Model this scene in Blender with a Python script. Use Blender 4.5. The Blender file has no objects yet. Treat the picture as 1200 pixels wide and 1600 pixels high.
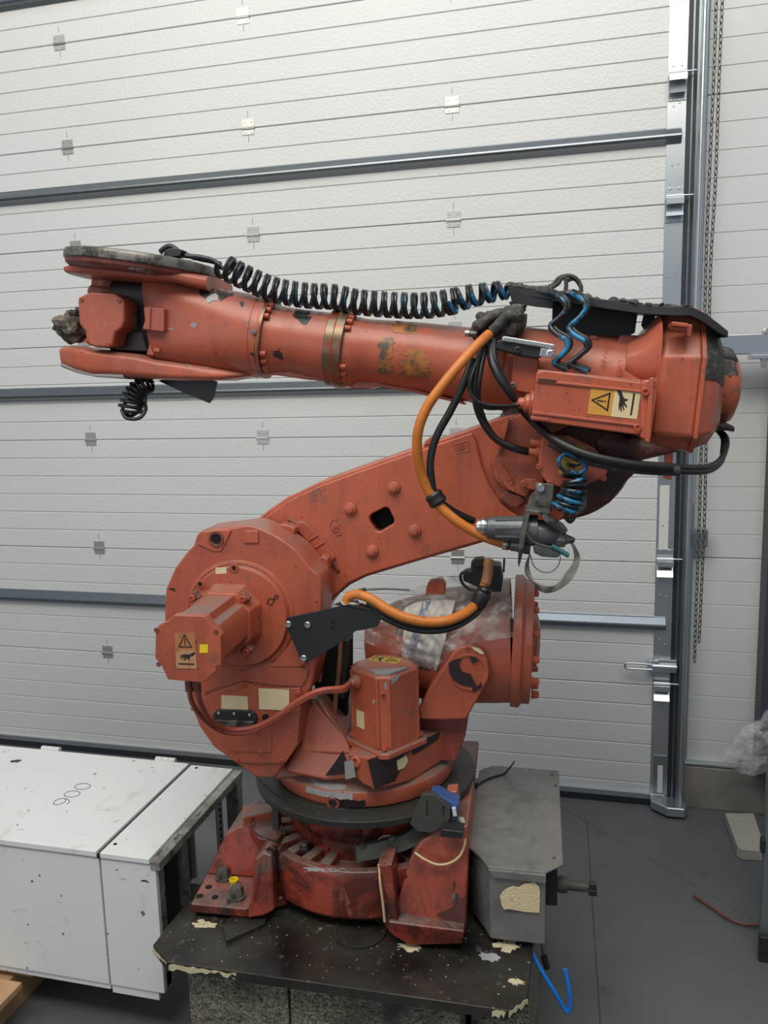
import bpy, bmesh, math, random
from mathutils import Vector, Matrix
random.seed(7)
S = bpy.context.scene
COL = S.collection
V = Vector
# ------------------------------------------------------------------ camera
FPX = 1280.0
YAW, PITCH, ROLL = 0.248966, 0.151899, -0.02582
CH = 2.05
DY = 3.934
_f = V((-math.sin(YAW)*math.cos(PITCH), math.cos(YAW)*math.cos(PITCH), -math.sin(PITCH)))
_r0 = V((math.cos(YAW), math.sin(YAW), 0)); _u0 = _r0.cross(_f)
_r = math.cos(ROLL)*_r0 + math.sin(ROLL)*_u0
_u = -math.sin(ROLL)*_r0 + math.cos(ROLL)*_u0
CP = V((0, 0, CH))
cd = bpy.data.cameras.new('camera'); cam = bpy.data.objects.new('camera', cd); COL.objects.link(cam)
cd.sensor_fit = 'VERTICAL'; cd.sensor_height = 36; cd.sensor_width = 27; cd.lens = FPX/1600*36
cd.clip_start = .05
cam.matrix_world = Matrix(((_r.x,_u.x,-_f.x,CP.x),(_r.y,_u.y,-_f.y,CP.y),(_r.z,_u.z,-_f.z,CP.z),(0,0,0,1)))
S.camera = cam
# ------------------------------------------------------------------ world and light
S.view_settings.view_transform = 'Standard'; S.view_settings.look = 'None'
S.view_settings.gamma = 1; S.view_settings.use_curve_mapping = False
S.view_settings.exposure = 0.12
w = bpy.data.worlds.new('hall_daylight'); S.world = w; w.use_nodes = True
w.node_tree.nodes['Background'].inputs[0].default_value = (.74, .87, 1, 1)
w.node_tree.nodes['Background'].inputs[1].default_value = .33
def area(name, loc, target, sx, sy, power, colr):
    d = bpy.data.lights.new(name, 'AREA'); d.shape = 'RECTANGLE'; d.size = sx; d.size_y = sy
    d.energy = power; d.color = colr
    o = bpy.data.objects.new(name, d); COL.objects.link(o); o.location = loc
    o.rotation_euler = (V(target)-V(loc)).to_track_quat('-Z', 'Y').to_euler(); return o
area('high_window_light', (-1.3, -.6, 6.0), (-1.2, 3.9, 3.3), 6.5, 1.8, 265, (1, .93, .80))
area('open_gate_light', (-3.2, -4.2, 2.6), (-.7, 2.6, 1.4), 3.4, 3.2, 42, (.93, .97, 1))
area('skylight', (-0.5, 1.2, 6.6), (-0.7, 2.6, 1.0), 4, 2.2, 85, (.93, .97, 1))

# ------------------------------------------------------------------ rays (photograph pixel -> point on a real plane)
def ray(x, y): return (x-600)/FPX*_r - (y-800)/FPX*_u + _f
def onY(x, y, Y): d = ray(x, y); return CP + d*(Y/d.y)
def onZ(x, y, Z): d = ray(x, y); return CP + d*((Z-CH)/d.z)
RO = V((-.70, 2.42, .50)); RTH = math.radians(4.3)
ex = V((math.cos(RTH), math.sin(RTH), 0)); ey = V((-math.sin(RTH), math.cos(RTH), 0))
def toL(p): d = p-RO; return V((d.dot(ex), d.dot(ey), d.z))
def L(x, y, yl): d = ray(x, y); return toL(CP + d*(((RO-CP).dot(ey)+yl)/d.dot(ey)))
def G(x, y, zl): d = ray(x, y); return toL(CP + d*((zl+RO.z-CH)/d.z))

# ------------------------------------------------------------------ materials
MATS = {}
def nmat(name):
    m = bpy.data.materials.new(name); m.use_nodes = True; MATS[name] = m
    nt = m.node_tree; return m, nt, nt.nodes['Principled BSDF']
def nd(nt, t, **k):
    n = nt.nodes.new(t)
    for a, b in k.items():
        if a in n.inputs: n.inputs[a].default_value = b
        else: setattr(n, a, b)
    return n
def lk(nt, a, b): nt.links.new(a, b)
def noise(nt, scale, detail=4, vec=None, rough=.5, dist=0):
    n = nd(nt, 'ShaderNodeTexNoise'); n.inputs['Scale'].default_value = scale; n.inputs['Detail'].default_value = detail
    n.inputs['Roughness'].default_value = rough; n.inputs['Distortion'].default_value = dist
    if vec is not None: lk(nt, vec, n.inputs['Vector'])
    return n.outputs['Fac']
def ramp(nt, fac, a, b, inv=False):
    n = nd(nt, 'ShaderNodeMapRange'); n.inputs['From Min'].default_value = a; n.inputs['From Max'].default_value = b
    n.inputs['To Min'].default_value = 1 if inv else 0; n.inputs['To Max'].default_value = 0 if inv else 1
    lk(nt, fac, n.inputs['Value']); return n.outputs['Result']
def mix(nt, fac, a, b):
    n = nd(nt, 'ShaderNodeMix', data_type='RGBA')
    if isinstance(fac, float): n.inputs[0].default_value = fac
    else: lk(nt, fac, n.inputs[0])
    for i, c in ((6, a), (7, b)):
        if isinstance(c, tuple): n.inputs[i].default_value = (*c, 1)
        else: lk(nt, c, n.inputs[i])
    return n.outputs[2]
def mul(nt, a, b, op='MULTIPLY'):
    n = nd(nt, 'ShaderNodeMath', operation=op)
    for i, c in enumerate((a, b)):
        if isinstance(c, (int, float)): n.inputs[i].default_value = c
        else: lk(nt, c, n.inputs[i])
    return n.outputs[0]
def spots(nt, scale, size, vec, gate=.5):
    n = nd(nt, 'ShaderNodeTexVoronoi'); n.inputs['Scale'].default_value = scale; lk(nt, vec, n.inputs['Vector'])
    a = ramp(nt, n.outputs['Distance'], size*.6, size, True)
    sp = nd(nt, 'ShaderNodeSeparateColor'); lk(nt, n.outputs['Color'], sp.inputs[0])
    b = ramp(nt, sp.outputs[0], gate, gate+.05); return mul(nt, a, b)
def objco(nt, sc=(1, 1, 1)):
    t = nd(nt, 'ShaderNodeTexCoord'); m = nd(nt, 'ShaderNodeMapping'); m.inputs['Scale'].default_value = sc
    lk(nt, t.outputs['Object'], m.inputs[0]); return m.outputs[0]
def bump(nt, p, h, strength, dist=.01):
    b = nd(nt, 'ShaderNodeBump'); b.inputs['Strength'].default_value = strength; b.inputs['Distance'].default_value = dist
    lk(nt, h, b.inputs['Height']); lk(nt, b.outputs[0], p.inputs['Normal'])
def simple(name, c, rough=.5, metal=0., var=.15, nscale=30, spec=.5, bmp=0, dirt=None, dthr=(.55, .7), dscale=12):
    m, nt, p = nmat(name); v = objco(nt)
    n = noise(nt, nscale, 5, v)
    out = mix(nt, n, tuple(x*(1-var) for x in c), tuple(min(1, x*(1+var)) for x in c))
    if dirt:
        d = ramp(nt, noise(nt, dscale, 8, v, .65), *dthr); out = mix(nt, d, out, dirt)
    lk(nt, out, p.inputs['Base Color']); p.inputs['Roughness'].default_value = rough; p.inputs['Metallic'].default_value = metal
    p.inputs['Specular IOR Level'].default_value = spec
    if bmp: bump(nt, p, noise(nt, nscale*2, 4, v), bmp, .003)
    return m
def paint(name, c1, c2, dust=.5, chips=(.70, .72), oil=0., rough=.34, speck=.5, grime=(.09, .078, .066), dustcol=(.2, .16, .14)):
    m, nt, p = nmat(name); v = objco(nt)
    out = mix(nt, ramp(nt, noise(nt, 3.2, 5, v), .35, .65), c1, c2)
    # vertical streaks and rubbed-in dirt
    st = objco(nt, (9, 9, 1.6))
    out = mix(nt, mul(nt, ramp(nt, noise(nt, 2.2, 7, st, .6), .5, .78), .42+oil*.45), out, (.13, .03, .02))
    if oil:
        out = mix(nt, mul(nt, ramp(nt, noise(nt, 7, 7, v, .65, .5), .44, .56), oil), out, (.06, .013, .01))
        out = mix(nt, mul(nt, ramp(nt, noise(nt, 5, 7, objco(nt, (1.3, 1, .8)), .65, .5), .58, .66), oil*.8), out, (.36, .10, .06))
    # dust and dried grease lying on upward faces
    g = nd(nt, 'ShaderNodeNewGeometry'); sx = nd(nt, 'ShaderNodeSeparateXYZ'); lk(nt, g.outputs['Normal'], sx.inputs[0])
    up = ramp(nt, sx.outputs['Z'], .35, .9)
    dn = ramp(nt, noise(nt, 14, 8, v, .7), .30, .56)
    out = mix(nt, mul(nt, mul(nt, up, dn), dust), out, dustcol)
    # grime patches
    out = mix(nt, mul(nt, ramp(nt, noise(nt, 5.5, 9, v, .68), .60, .68), .75), out, grime)
    # chips to dark primer
    out = mix(nt, ramp(nt, noise(nt, 7, 6, v, .6, .4), *chips), out, (.035, .018, .018))
    # fine specks of dirt, paint spatter and dust
    wv = nd(nt, 'ShaderNodeVectorMath', operation='ADD'); nz = nd(nt, 'ShaderNodeTexNoise'); nz.inputs['Scale'].default_value = 60; lk(nt, v, nz.inputs['Vector'])
    sc_ = nd(nt, 'ShaderNodeVectorMath', operation='SCALE'); sc_.inputs['Scale'].default_value = .012; lk(nt, nz.outputs['Color'], sc_.inputs[0]); lk(nt, v, wv.inputs[0]); lk(nt, sc_.outputs[0], wv.inputs[1]); wv = wv.outputs[0]
    out = mix(nt, mul(nt, spots(nt, 38, .13, wv, .62), .85*min(1, speck*1.6)), out, (.035, .018, .015))
    out = mix(nt, mul(nt, spots(nt, 95, .2, wv, .7), .8*min(1, speck*1.6)), out, (.06, .03, .025))
    out = mix(nt, mul(nt, spots(nt, 62, .10, wv, .72), speck), out, (.55, .43, .38))
    # cloudy handling marks
    out = mix(nt, mul(nt, ramp(nt, noise(nt, 24, 8, v, .75), .5, .75), .28), out, (.16, .06, .04))
    lk(nt, out, p.inputs['Base Color'])
    r = nd(nt, 'ShaderNodeMapRange'); lk(nt, noise(nt, 18, 5, v), r.inputs['Value']); r.inputs['To Min'].default_value = rough-.1; r.inputs['To Max'].default_value = rough+.14
    lk(nt, r.outputs[0], p.inputs['Roughness'])
    bump(nt, p, noise(nt, 70, 5, v), .12, .004)
    return m
O1, O2 = (.47, .108, .052), (.36, .08, .045)
paint('orange_paint', O1, O2, dust=.55)
paint('orange_paint_clean', (.49, .113, .055), (.42, .094, .049), dust=.35, chips=(.8, .82))
paint('orange_paint_dusty', (.44, .10, .052), (.33, .08, .05), dust=.95, chips=(.66, .68))
paint('orange_paint_oily', (.33, .05, .027), (.17, .026, .017), dust=.6, oil=.9, rough=.25, chips=(.62, .66), speck=1.)
paint('orange_paint_grimy', (.30, .06, .035), (.17, .04, .028), dust=1, oil=.6, rough=.5, chips=(.6, .66))
paint('orange_paint_stained', (.42, .085, .04), (.28, .05, .028), dust=.6, oil=.5, rough=.28, chips=(.62, .66), speck=1.)
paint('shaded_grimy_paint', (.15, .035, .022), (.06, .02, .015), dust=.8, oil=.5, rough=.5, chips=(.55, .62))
simple('orange_bolt', (.42, .08, .04), .45, dirt=(.06, .03, .025), dthr=(.6, .75), dscale=60)
simple('dark_primer_and_shade', (.028, .014, .016), .45, var=.4, nscale=60)  # bare primer, also the painted shade inside the wrist yoke
simple('grey_primer', (.28, .27, .27), .5, var=.3, nscale=40)
simple('crusted_grease', (.045, .04, .037), .75, var=.5, nscale=50, bmp=.8, dirt=(.12, .105, .09), dthr=(.5, .65), dscale=45)
simple('worn_brass_ring', (.17, .12, .075), .32, .55, var=.3, dirt=(.28, .06, .03), dthr=(.5, .6), dscale=22)
simple('worn_metal', (.17, .16, .145), .42, .5, var=.4, dirt=(.045, .04, .036), dthr=(.46, .6), dscale=26)
simple('grey_cast_metal', (.105, .112, .118), .38, .35, var=.3, nscale=70, dirt=(.4, .4, .38), dthr=(.68, .74), dscale=120, bmp=.2)
simple('bright_metal', (.62, .62, .6), .22, .95, var=.1, dirt=(.12, .11, .1), dthr=(.62, .7), dscale=60)
simple('black_rubber', (.013, .013, .014), .42, var=.4, nscale=90, dirt=(.07, .065, .06), dthr=(.64, .72), dscale=70)
simple('black_coated_metal', (.016, .017, .02), .45, var=.3, dirt=(.09, .085, .08), dthr=(.72, .76), dscale=90)
simple('black_void', (.004, .004, .004), .9)  # near-black stands in for the unlit inside of holes and gaps
simple('orange_hose', (.56, .17, .025), .45, var=.2, nscale=20, dirt=(.13, .06, .03), dthr=(.58, .75), dscale=25)
simple('dusty_orange_hose', (.30, .13, .06), .6, var=.3, dirt=(.08, .06, .05), dthr=(.5, .7), dscale=25)
simple('floor_cable_rubber', (.14, .05, .04), .5)
simple('red_hose', (.36, .075, .045), .4, var=.2, dirt=(.12, .05, .04), dthr=(.55, .72), dscale=25)
simple('blue_hose_dirty', (.012, .17, .34), .3, var=.3, nscale=30, dirt=(.014, .014, .016), dthr=(.44, .52), dscale=18)
simple('blue_hose_dark', (.01, .07, .12), .32, var=.3, nscale=30, dirt=(.012, .012, .013), dthr=(.38, .48), dscale=18)
simple('blue_tube', (.01, .17, .62), .3, var=.1)
simple('grey_cable', (.2, .2, .18), .45, var=.25, nscale=60)
simple('beige_cable', (.50, .36, .19), .45, var=.2)
simple('yellow_plastic', (.78, .6, .02), .4, var=.05)
simple('blue_plastic', (.035, .085, .25), .45, var=.2, dirt=(.06, .06, .06), dthr=(.55, .7))
simple('white_plastic', (.62, .63, .62), .45, var=.1)
simple('dirty_steel_plate', (.19, .18, .172), .42, .2, var=.2, dirt=(.09, .083, .075), dthr=(.5, .75), dscale=9)
simple('dusty_green_metal', (.055, .054, .045), .6, .1, var=.25, nscale=70, bmp=.2, dirt=(.05, .05, .045), dthr=(.58, .7), dscale=30)
simple('cream_label', (.68, .56, .33), .6, var=.08, dirt=(.2, .14, .08), dthr=(.66, .70), dscale=60)
simple('faded_label', (.48, .24, .12), .5, var=.12, dirt=(.25, .08, .04), dthr=(.55, .75), dscale=30)
simple('faded_amber_label', (.42, .17, .06), .5, var=.12, dirt=(.12, .05, .03), dthr=(.55, .75), dscale=30)
simple('amber_label', (.62, .30, .05), .5, var=.08, dirt=(.3, .12, .04), dthr=(.6, .75), dscale=40)
simple('dirty_yellow_label', (.40, .27, .05), .55, var=.15, dirt=(.1, .06, .02), dthr=(.55, .7), dscale=50)
simple('label_ink', (.022, .014, .012), .55)
simple('ink_pen', (.03, .03, .05), .6)
simple('panel_coat', (.57, .575, .57), .5, var=.03)
m, nt, p = nmat('door_panel_coat')
v = objco(nt)
lk(nt, mix(nt, noise(nt, 1.3, 4, v), (.565, .57, .57), (.62, .625, .62)), p.inputs['Base Color'])
p.inputs['Roughness'].default_value = .42
bump(nt, p, noise(nt, 75, 3, v), .33, .006)
simple('galvanised_steel', (.52, .55, .58), .30, .9, var=.12, nscale=8, spec=.5)
simple('galvanised_dark', (.28, .31, .33), .36, .85, var=.15, nscale=8)
simple('hinge_steel', (.50, .50, .48), .3, .7, var=.1)
simple('dark_rubber_seal', (.015, .017, .022), .55)
simple('anodised_rail', (.20, .22, .24), .33, .85, var=.1)
simple('dark_column_paint', (.035, .04, .052), .5)
simple('concrete', (.22, .205, .18), .85, var=.2, nscale=16, bmp=.35, dirt=(.12, .11, .1), dthr=(.5, .75), dscale=5)
simple('light_concrete', (.34, .32, .28), .85, var=.15, nscale=16, bmp=.3, dirt=(.15, .14, .12), dthr=(.62, .7), dscale=25)
m, nt, p = nmat('polished_floor')
v = objco(nt)
a = mix(nt, ramp(nt, noise(nt, 1.1, 7, v, .6), .3, .7), (.085, .088, .092), (.125, .13, .135))
a = mix(nt, ramp(nt, noise(nt, 6, 8, v, .7), .6, .72), a, (.05, .052, .055))
a = mix(nt, ramp(nt, noise(nt, 9, 8, objco(nt, (1, 1.3, 1)), .7), .66, .74), a, (.17, .18, .19))
lk(nt, a, p.inputs['Base Color']); p.inputs['Roughness'].default_value = .42
bump(nt, p, noise(nt, 30, 5, v), .08, .004)
m, nt, p = nmat('white_cabinet_coat')
v = objco(nt)
a = mix(nt, noise(nt, 2, 4, v), (.66, .67, .66), (.72, .73, .72))
a = mix(nt, mul(nt, ramp(nt, noise(nt, 3.5, 9, objco(nt, (1.5, 1, 1)), .7), .58, .72), .55), a, (.34, .32, .28))
a = mix(nt, mul(nt, ramp(nt, noise(nt, 38, 2, v), .73, .75), .85), a, (.05, .05, .05))
a = mix(nt, mul(nt, ramp(nt, noise(nt, 10, 5, objco(nt, (.6, 5, 5)), .6, .3), .68, .7), .7), a, (.25, .24, .23))
lk(nt, a, p.inputs['Base Color']); p.inputs['Roughness'].default_value = .4
m, nt, p = nmat('grubby_cabinet_coat')
v = objco(nt)
a = mix(nt, ramp(nt, noise(nt, 7, 9, v, .7), .42, .62), (.34, .34, .31), (.12, .115, .10))
a = mix(nt, ramp(nt, noise(nt, 16, 7, objco(nt, (3, 1, 1)), .7), .56, .62), a, (.04, .04, .038))
lk(nt, a, p.inputs['Base Color']); p.inputs['Roughness'].default_value = .6
m, nt, p = nmat('oily_slab_steel')
v = objco(nt)
a = mix(nt, ramp(nt, noise(nt, 4, 8, v, .6), .4, .65), (.009, .008, .007), (.034, .029, .023))
a = mix(nt, ramp(nt, noise(nt, 26, 8, v, .7), .60, .70), a, (.10, .095, .09))
a = mix(nt, ramp(nt, noise(nt, 70, 3, v), .70, .73), a, (.3, .27, .2))
lk(nt, a, p.inputs['Base Color'])
r = nd(nt, 'ShaderNodeMapRange'); lk(nt, noise(nt, 6, 6, v), r.inputs['Value']); r.inputs['From Min'].default_value = .35; r.inputs['From Max'].default_value = .65
r.inputs['To Min'].default_value = .16; r.inputs['To Max'].default_value = .6; lk(nt, r.outputs[0], p.inputs['Roughness'])
bump(nt, p, noise(nt, 55, 6, v), .25, .004)
m, nt, p = nmat('rough_flocked_block')
v = objco(nt)
a = mix(nt, ramp(nt, noise(nt, 95, 5, objco(nt, (1, 1, 1.6)), .75, 1.2), .42, .6), (.03, .028, .022), (.33, .30, .21))
a = mix(nt, ramp(nt, noise(nt, 5, 6, v), .48, .66), a, (.045, .042, .038))
lk(nt, a, p.inputs['Base Color']); p.inputs['Roughness'].default_value = .95
bump(nt, p, noise(nt, 95, 6, v), .8, .01)
simple('cream_paint_flake', (.55, .48, .31), .8, var=.2, dirt=(.15, .12, .08), dthr=(.6, .66), dscale=60, bmp=.4)
simple('foam_patch', (.66, .53, .32), .85, var=.12, nscale=80, bmp=.8, dirt=(.22, .15, .09), dthr=(.64, .67), dscale=70)
simple('pallet_wood', (.42, .25, .13), .75, var=.25, nscale=12)
simple('silver_chips', (.5, .5, .52), .35, .4, var=.3)
simple('paper', (.62, .62, .6), .7, var=.05)
simple('cloth_sheet', (.52, .49, .45), .7, var=.2, nscale=25, dirt=(.28, .2, .17), dthr=(.55, .7), dscale=18)
simple('blue_print', (.12, .15, .27), .6, var=.2)
def plastic(name, tint, alpha_lo, alpha_hi, rough=.13):
    m, nt, p = nmat(name); v = objco(nt)
    nt.nodes.remove(p); out = nt.nodes['Material Output']
    tr = nd(nt, 'ShaderNodeBsdfTransparent'); gl = nd(nt, 'ShaderNodeBsdfPrincipled')
    gl.inputs['Base Color'].default_value = (*tint, 1); gl.inputs['Roughness'].default_value = rough; gl.inputs['Specular IOR Level'].default_value = 1
    mx = nd(nt, 'ShaderNodeMixShader'); r = nd(nt, 'ShaderNodeMapRange'); lk(nt, noise(nt, 16, 8, v, .7, .6), r.inputs['Value'])
    r.inputs['From Min'].default_value = .45; r.inputs['From Max'].default_value = .68
    r.inputs['To Min'].default_value = alpha_lo; r.inputs['To Max'].default_value = alpha_hi
    lk(nt, r.outputs[0], mx.inputs[0]); lk(nt, tr.outputs[0], mx.inputs[1]); lk(nt, gl.outputs[0], mx.inputs[2])
    lk(nt, mx.outputs[0], out.inputs['Surface'])
    b = nd(nt, 'ShaderNodeBump'); b.inputs['Strength'].default_value = .9; b.inputs['Distance'].default_value = .012
    lk(nt, noise(nt, 22, 6, v, .6, 1.0), b.inputs['Height']); lk(nt, b.outputs[0], gl.inputs['Normal'])
plastic('clear_film', (.60, .58, .56), .03, .42, .08)
plastic('bag_film', (.66, .68, .70), .12, .55)

# ------------------------------------------------------------------ mesh helpers
def finish(name, bm, mats, parent=None, bev=0, smooth=True, seg=2, ang=38):
    bmesh.ops.remove_doubles(bm, verts=bm.verts, dist=1e-5)
    bmesh.ops.recalc_face_normals(bm, faces=bm.faces)
    me = bpy.data.meshes.new(name); bm.to_mesh(me); bm.free()
    if isinstance(mats, str): mats = [mats]
    for x in mats: me.materials.append(MATS[x])
    if smooth:
        me.polygons.foreach_set('use_smooth', [True]*len(me.polygons)); me.set_sharp_from_angle(angle=math.radians(ang))
    o = bpy.data.objects.new(name, me); COL.objects.link(o)
    if parent: o.parent = parent
    if bev:
        b = o.modifiers.new('bevel', 'BEVEL'); b.width = bev; b.segments = seg; b.limit_method = 'ANGLE'; b.angle_limit = math.radians(35)
        b.harden_normals = smooth; b.use_clamp_overlap = True
    return o
def label(o, text, cat=None, group=None, kind=None):
    o['label'] = text
    if cat: o['category'] = cat
    if group: o['group'] = group
    if kind: o['kind'] = kind
    return o
def empty(name, loc=(0, 0, 0), rz=0, parent=None):
    o = bpy.data.objects.new(name, None); COL.objects.link(o); o.location = loc; o.rotation_euler = (0, 0, rz); o.empty_display_size = .1
    if parent: o.parent = parent
    return o
def extrude_poly(bm, pts, off, mi=0, holes=()):
    """closed polygon pts (3D) extruded by vector off"""
    off = V(off); loops = [list(pts)] + [list(h) for h in holes]
    if not holes:
        a = [bm.verts.new(q) for q in pts]; b = [bm.verts.new(V(q)+off) for q in pts]; n = len(a)
        fs = [bm.faces.new(a), bm.faces.new(b[::-1])]
        for i in range(n): fs.append(bm.faces.new((a[i], a[(i+1) % n], b[(i+1) % n], b[i])))
        for f in fs: f.material_index = mi
        return
    for side in (V((0, 0, 0)), off):
        es = []
        for lp in loops:
            vs = [bm.verts.new(V(q)+side) for q in lp]
            es += [bm.edges.new((vs[i], vs[(i+1) % len(vs)])) for i in range(len(vs))]
        bmesh.ops.triangle_fill(bm, use_beauty=True, edges=es)
    for lp in loops:
        a = [bm.verts.new(q) for q in lp]; b = [bm.verts.new(V(q)+off) for q in lp]; n = len(a)
        for i in range(n): bm.faces.new((a[i], a[(i+1) % n], b[(i+1) % n], b[i]))
def box(bm, c, s, rot=None, mi=0):
    R = rot or Matrix.Identity(3); c = V(c)
    vs = [bm.verts.new(c + R @ V((x*s[0]/2, y*s[1]/2, z*s[2]/2))) for x in (-1, 1) for y in (-1, 1) for z in (-1, 1)]
    for f in ((0, 1, 3, 2), (4, 6, 7, 5), (0, 4, 5, 1), (2, 3, 7, 6), (0, 2, 6, 4), (1, 5, 7, 3)):
        bm.faces.new([vs[i] for i in f]).material_index = mi
def frame(d):
    d = V(d).normalized(); a = V((0, 0, 1)) if abs(d.z) < .9 else V((1, 0, 0))
    u = d.cross(a).normalized(); return u, d.cross(u).normalized(), d
def rings(bm, rs, cap=True, closed=True, mi=0):
    prev = None; n = len(rs[0]); first = None
    for r in rs:
        cur = [bm.verts.new(q) for q in r]
        if prev:
            for i in range(n if closed else n-1):
                bm.faces.new((prev[i], prev[(i+1) % n], cur[(i+1) % n], cur[i])).material_index = mi
        else: first = cur
        prev = cur
    if cap:
        bm.faces.new(first[::-1]).material_index = mi; bm.faces.new(prev).material_index = mi
def lathe(bm, p0, axis, prof, n=48, mi=0, a0=0):
    """prof: list of (distance along axis, radius)"""
    u, v, d = frame(axis); p0 = V(p0)
    rings(bm, [[p0 + d*t + (u*math.cos(a0+2*math.pi*i/n)+v*math.sin(a0+2*math.pi*i/n))*max(r, 1e-4) for i in range(n)] for t, r in prof], mi=mi)
def catmull(pts, sub=8, closed=False):
    pts = [V(q) for q in pts]; out = []; n = len(pts)
    rng = range(n if closed else n-1)
    for i in rng:
        if closed: a, b, c, d = (pts[(i+k-1) % n] for k in range(4))
        else: a, b, c, d = pts[max(i-1, 0)], pts[i], pts[i+1], pts[min(i+2, n-1)]
        for k in range(sub):
            t = k/sub
            out.append(.5*((2*b)+(c-a)*t+(2*a-5*b+4*c-d)*t*t+(3*b-a-3*c+d)*t**3))
    if not closed: out.append(pts[-1])
    return out
def sweep(bm, path, r, n=10, mi=0, cap=True):
    u = None; rs = []
    for i, q in enumerate(path):
        d = (path[min(i+1, len(path)-1)]-path[max(i-1, 0)]).normalized()
        if u is None: u = frame(d)[0]
        else:
            u = (u - d*u.dot(d)).normalized()
        v = d.cross(u); rr = r(i/(len(path)-1)) if callable(r) else r
        rs.append([q+(u*math.cos(2*math.pi*k/n)+v*math.sin(2*math.pi*k/n))*rr for k in range(n)])
    rings(bm, rs, cap=cap, mi=mi)
def tube(name, pts, r, mat, parent, sub=8, n=10, lab=None):
    bm = bmesh.new(); sweep(bm, catmull(pts, sub), r, n); o = finish(name, bm, mat, parent)
    if lab: o['label'] = lab
    return o
def PX(l, y): return [L(a, b, y) for a, b in l]
def prism(name, pxs, y0, y1, mat, parent, bev=.004, holes=(), sm=False, seg=2):
    """front outline seen in the photograph at depth y0, real thickness to y1"""
    bm = bmesh.new(); pts = PX(pxs, y0)
    if sm: pts = catmull(pts, 4, True)
    extrude_poly(bm, pts, (0, y1-y0, 0), holes=[PX(h, y0) for h in holes])
    return finish(name, bm, mat, parent, bev, seg=seg)
def circ(cx, cz, y, r, n=24, a0=0): return [V((cx+r*math.cos(a0+2*math.pi*i/n), y, cz+r*math.sin(a0+2*math.pi*i/n))) for i in range(n)]
BOLT = {}
def bolt(parent, loc, d, r=.009, h=.008, mat='orange_bolt', kind='bolt'):
    """socket-head or hex bolt sharing mesh data"""
    key = (kind, round(r, 4), round(h, 4), mat)
    if key not in BOLT:
        bm = bmesh.new()
        if kind == 'hex_bolt':
            lathe(bm, (0, 0, 0), (0, 0, 1), [(0, r*1.35), (h*.25, r*1.35), (h*.27, r)], 16)
            lathe(bm, (0, 0, h*.25), (0, 0, 1), [(0, r*1.08), (h*.7, r*1.08), (h, r*.85)], 6)
        else:
            lathe(bm, (0, 0, 0), (0, 0, 1), [(0, r), (h*.85, r), (h, r*.88), (h, r*.5), (h*.45, r*.48)], 14)
        o = finish(kind, bm, mat); BOLT[key] = o.data; COL.objects.unlink(o); bpy.data.objects.remove(o)
    o = bpy.data.objects.new(kind, BOLT[key]); COL.objects.link(o); o.parent = parent; o.location = loc
    o.rotation_euler = V(d).to_track_quat('Z', 'Y').to_euler(); return o
def sticker(parent, o, u, v, w, h, bgA='amber_label', bgB='cream_label', name='warning_sticker', thick=.0008, full=True):
    """hot-surface warning: triangle with mark, hand over a bar. o = lower left corner, u right, v up"""
    u, v = V(u).normalized(), V(v).normalized(); nrm = u.cross(v)
    bm = bmesh.new()
    def pl(pts, lift, mi, th=.0004):
        extrude_poly(bm, [o+u*(a*w)+v*(b*h)+nrm*lift for a, b in pts], nrm*th, mi)
    pl([(0, .52), (1, .52), (1, 1), (0, 1)], 0, 0, thick); pl([(0, 0), (1, 0), (1, .52), (0, .52)], 0, 1, thick)
    def seg(a, b, t):
        a = V((a[0]*w, a[1]*h)); b = V((b[0]*w, b[1]*h)); dd = (b-a).normalized(); q = V((-dd.y, dd.x))*t/2; a = a-dd*t/2; b = b+dd*t/2
        extrude_poly(bm, [o+u*p.x+v*p.y+nrm*thick for p in (a-q, b-q, b+q, a+q)], nrm*.0005, 2)
    t = w*.055; A, B, C = (.2, .61), (.8, .61), (.5, .94)
    seg(A, B, t); seg(B, C, t); seg(C, A, t)
    seg((.5, .72), (.5, .83), t*.9); seg((.5, .67), (.5, .675), t*.9)
    # hand: wrist at upper right, fingers reaching to the left and down
    hand = [(.92, .48), (.72, .41), (.60, .40), (.45, .405), (.26, .385), (.27, .365), (.42, .37), (.20, .34), (.21, .32), (.42, .338), (.24, .285), (.27, .27),
            (.47, .315), (.36, .235), (.40, .225), (.56, .30), (.62, .235), (.67, .24), (.67, .30), (.74, .34), (.86, .37), (.98, .43)]
    extrude_poly(bm, [o+u*(a*w)+v*(b*h)+nrm*thick for a, b in hand], nrm*.0005, 2)
    seg((.15, .13), (.86, .13), t*1.2)
    return finish(name, bm, [bgA, bgB, 'label_ink'], parent, smooth=False)
def decal(parent, pts, off, mat, name='label_plate', bev=0):
    bm = bmesh.new(); extrude_poly(bm, pts, off); return finish(name, bm, mat, parent, bev, smooth=False)
def text_mesh(name, body, size, depth, o, u, v, mat, parent):
    c = bpy.data.curves.new(name, 'FONT'); c.body = body; c.size = size; c.extrude = depth; c.resolution_u = 3
    t = bpy.data.objects.new(name, c); COL.objects.link(t)
    dg = bpy.context.evaluated_depsgraph_get(); me = bpy.data.meshes.new_from_object(t.evaluated_get(dg))
    COL.objects.unlink(t); bpy.data.objects.remove(t)
    u, v = V(u).normalized(), V(v).normalized(); n = u.cross(v)
    me.transform(Matrix(((u.x, v.x, n.x, o[0]), (u.y, v.y, n.y, o[1]), (u.z, v.z, n.z, o[2]), (0, 0, 0, 1))))
    me.materials.clear(); me.materials.append(MATS[mat])
    ob = bpy.data.objects.new(name, me); COL.objects.link(ob); ob.parent = parent; return ob

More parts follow.
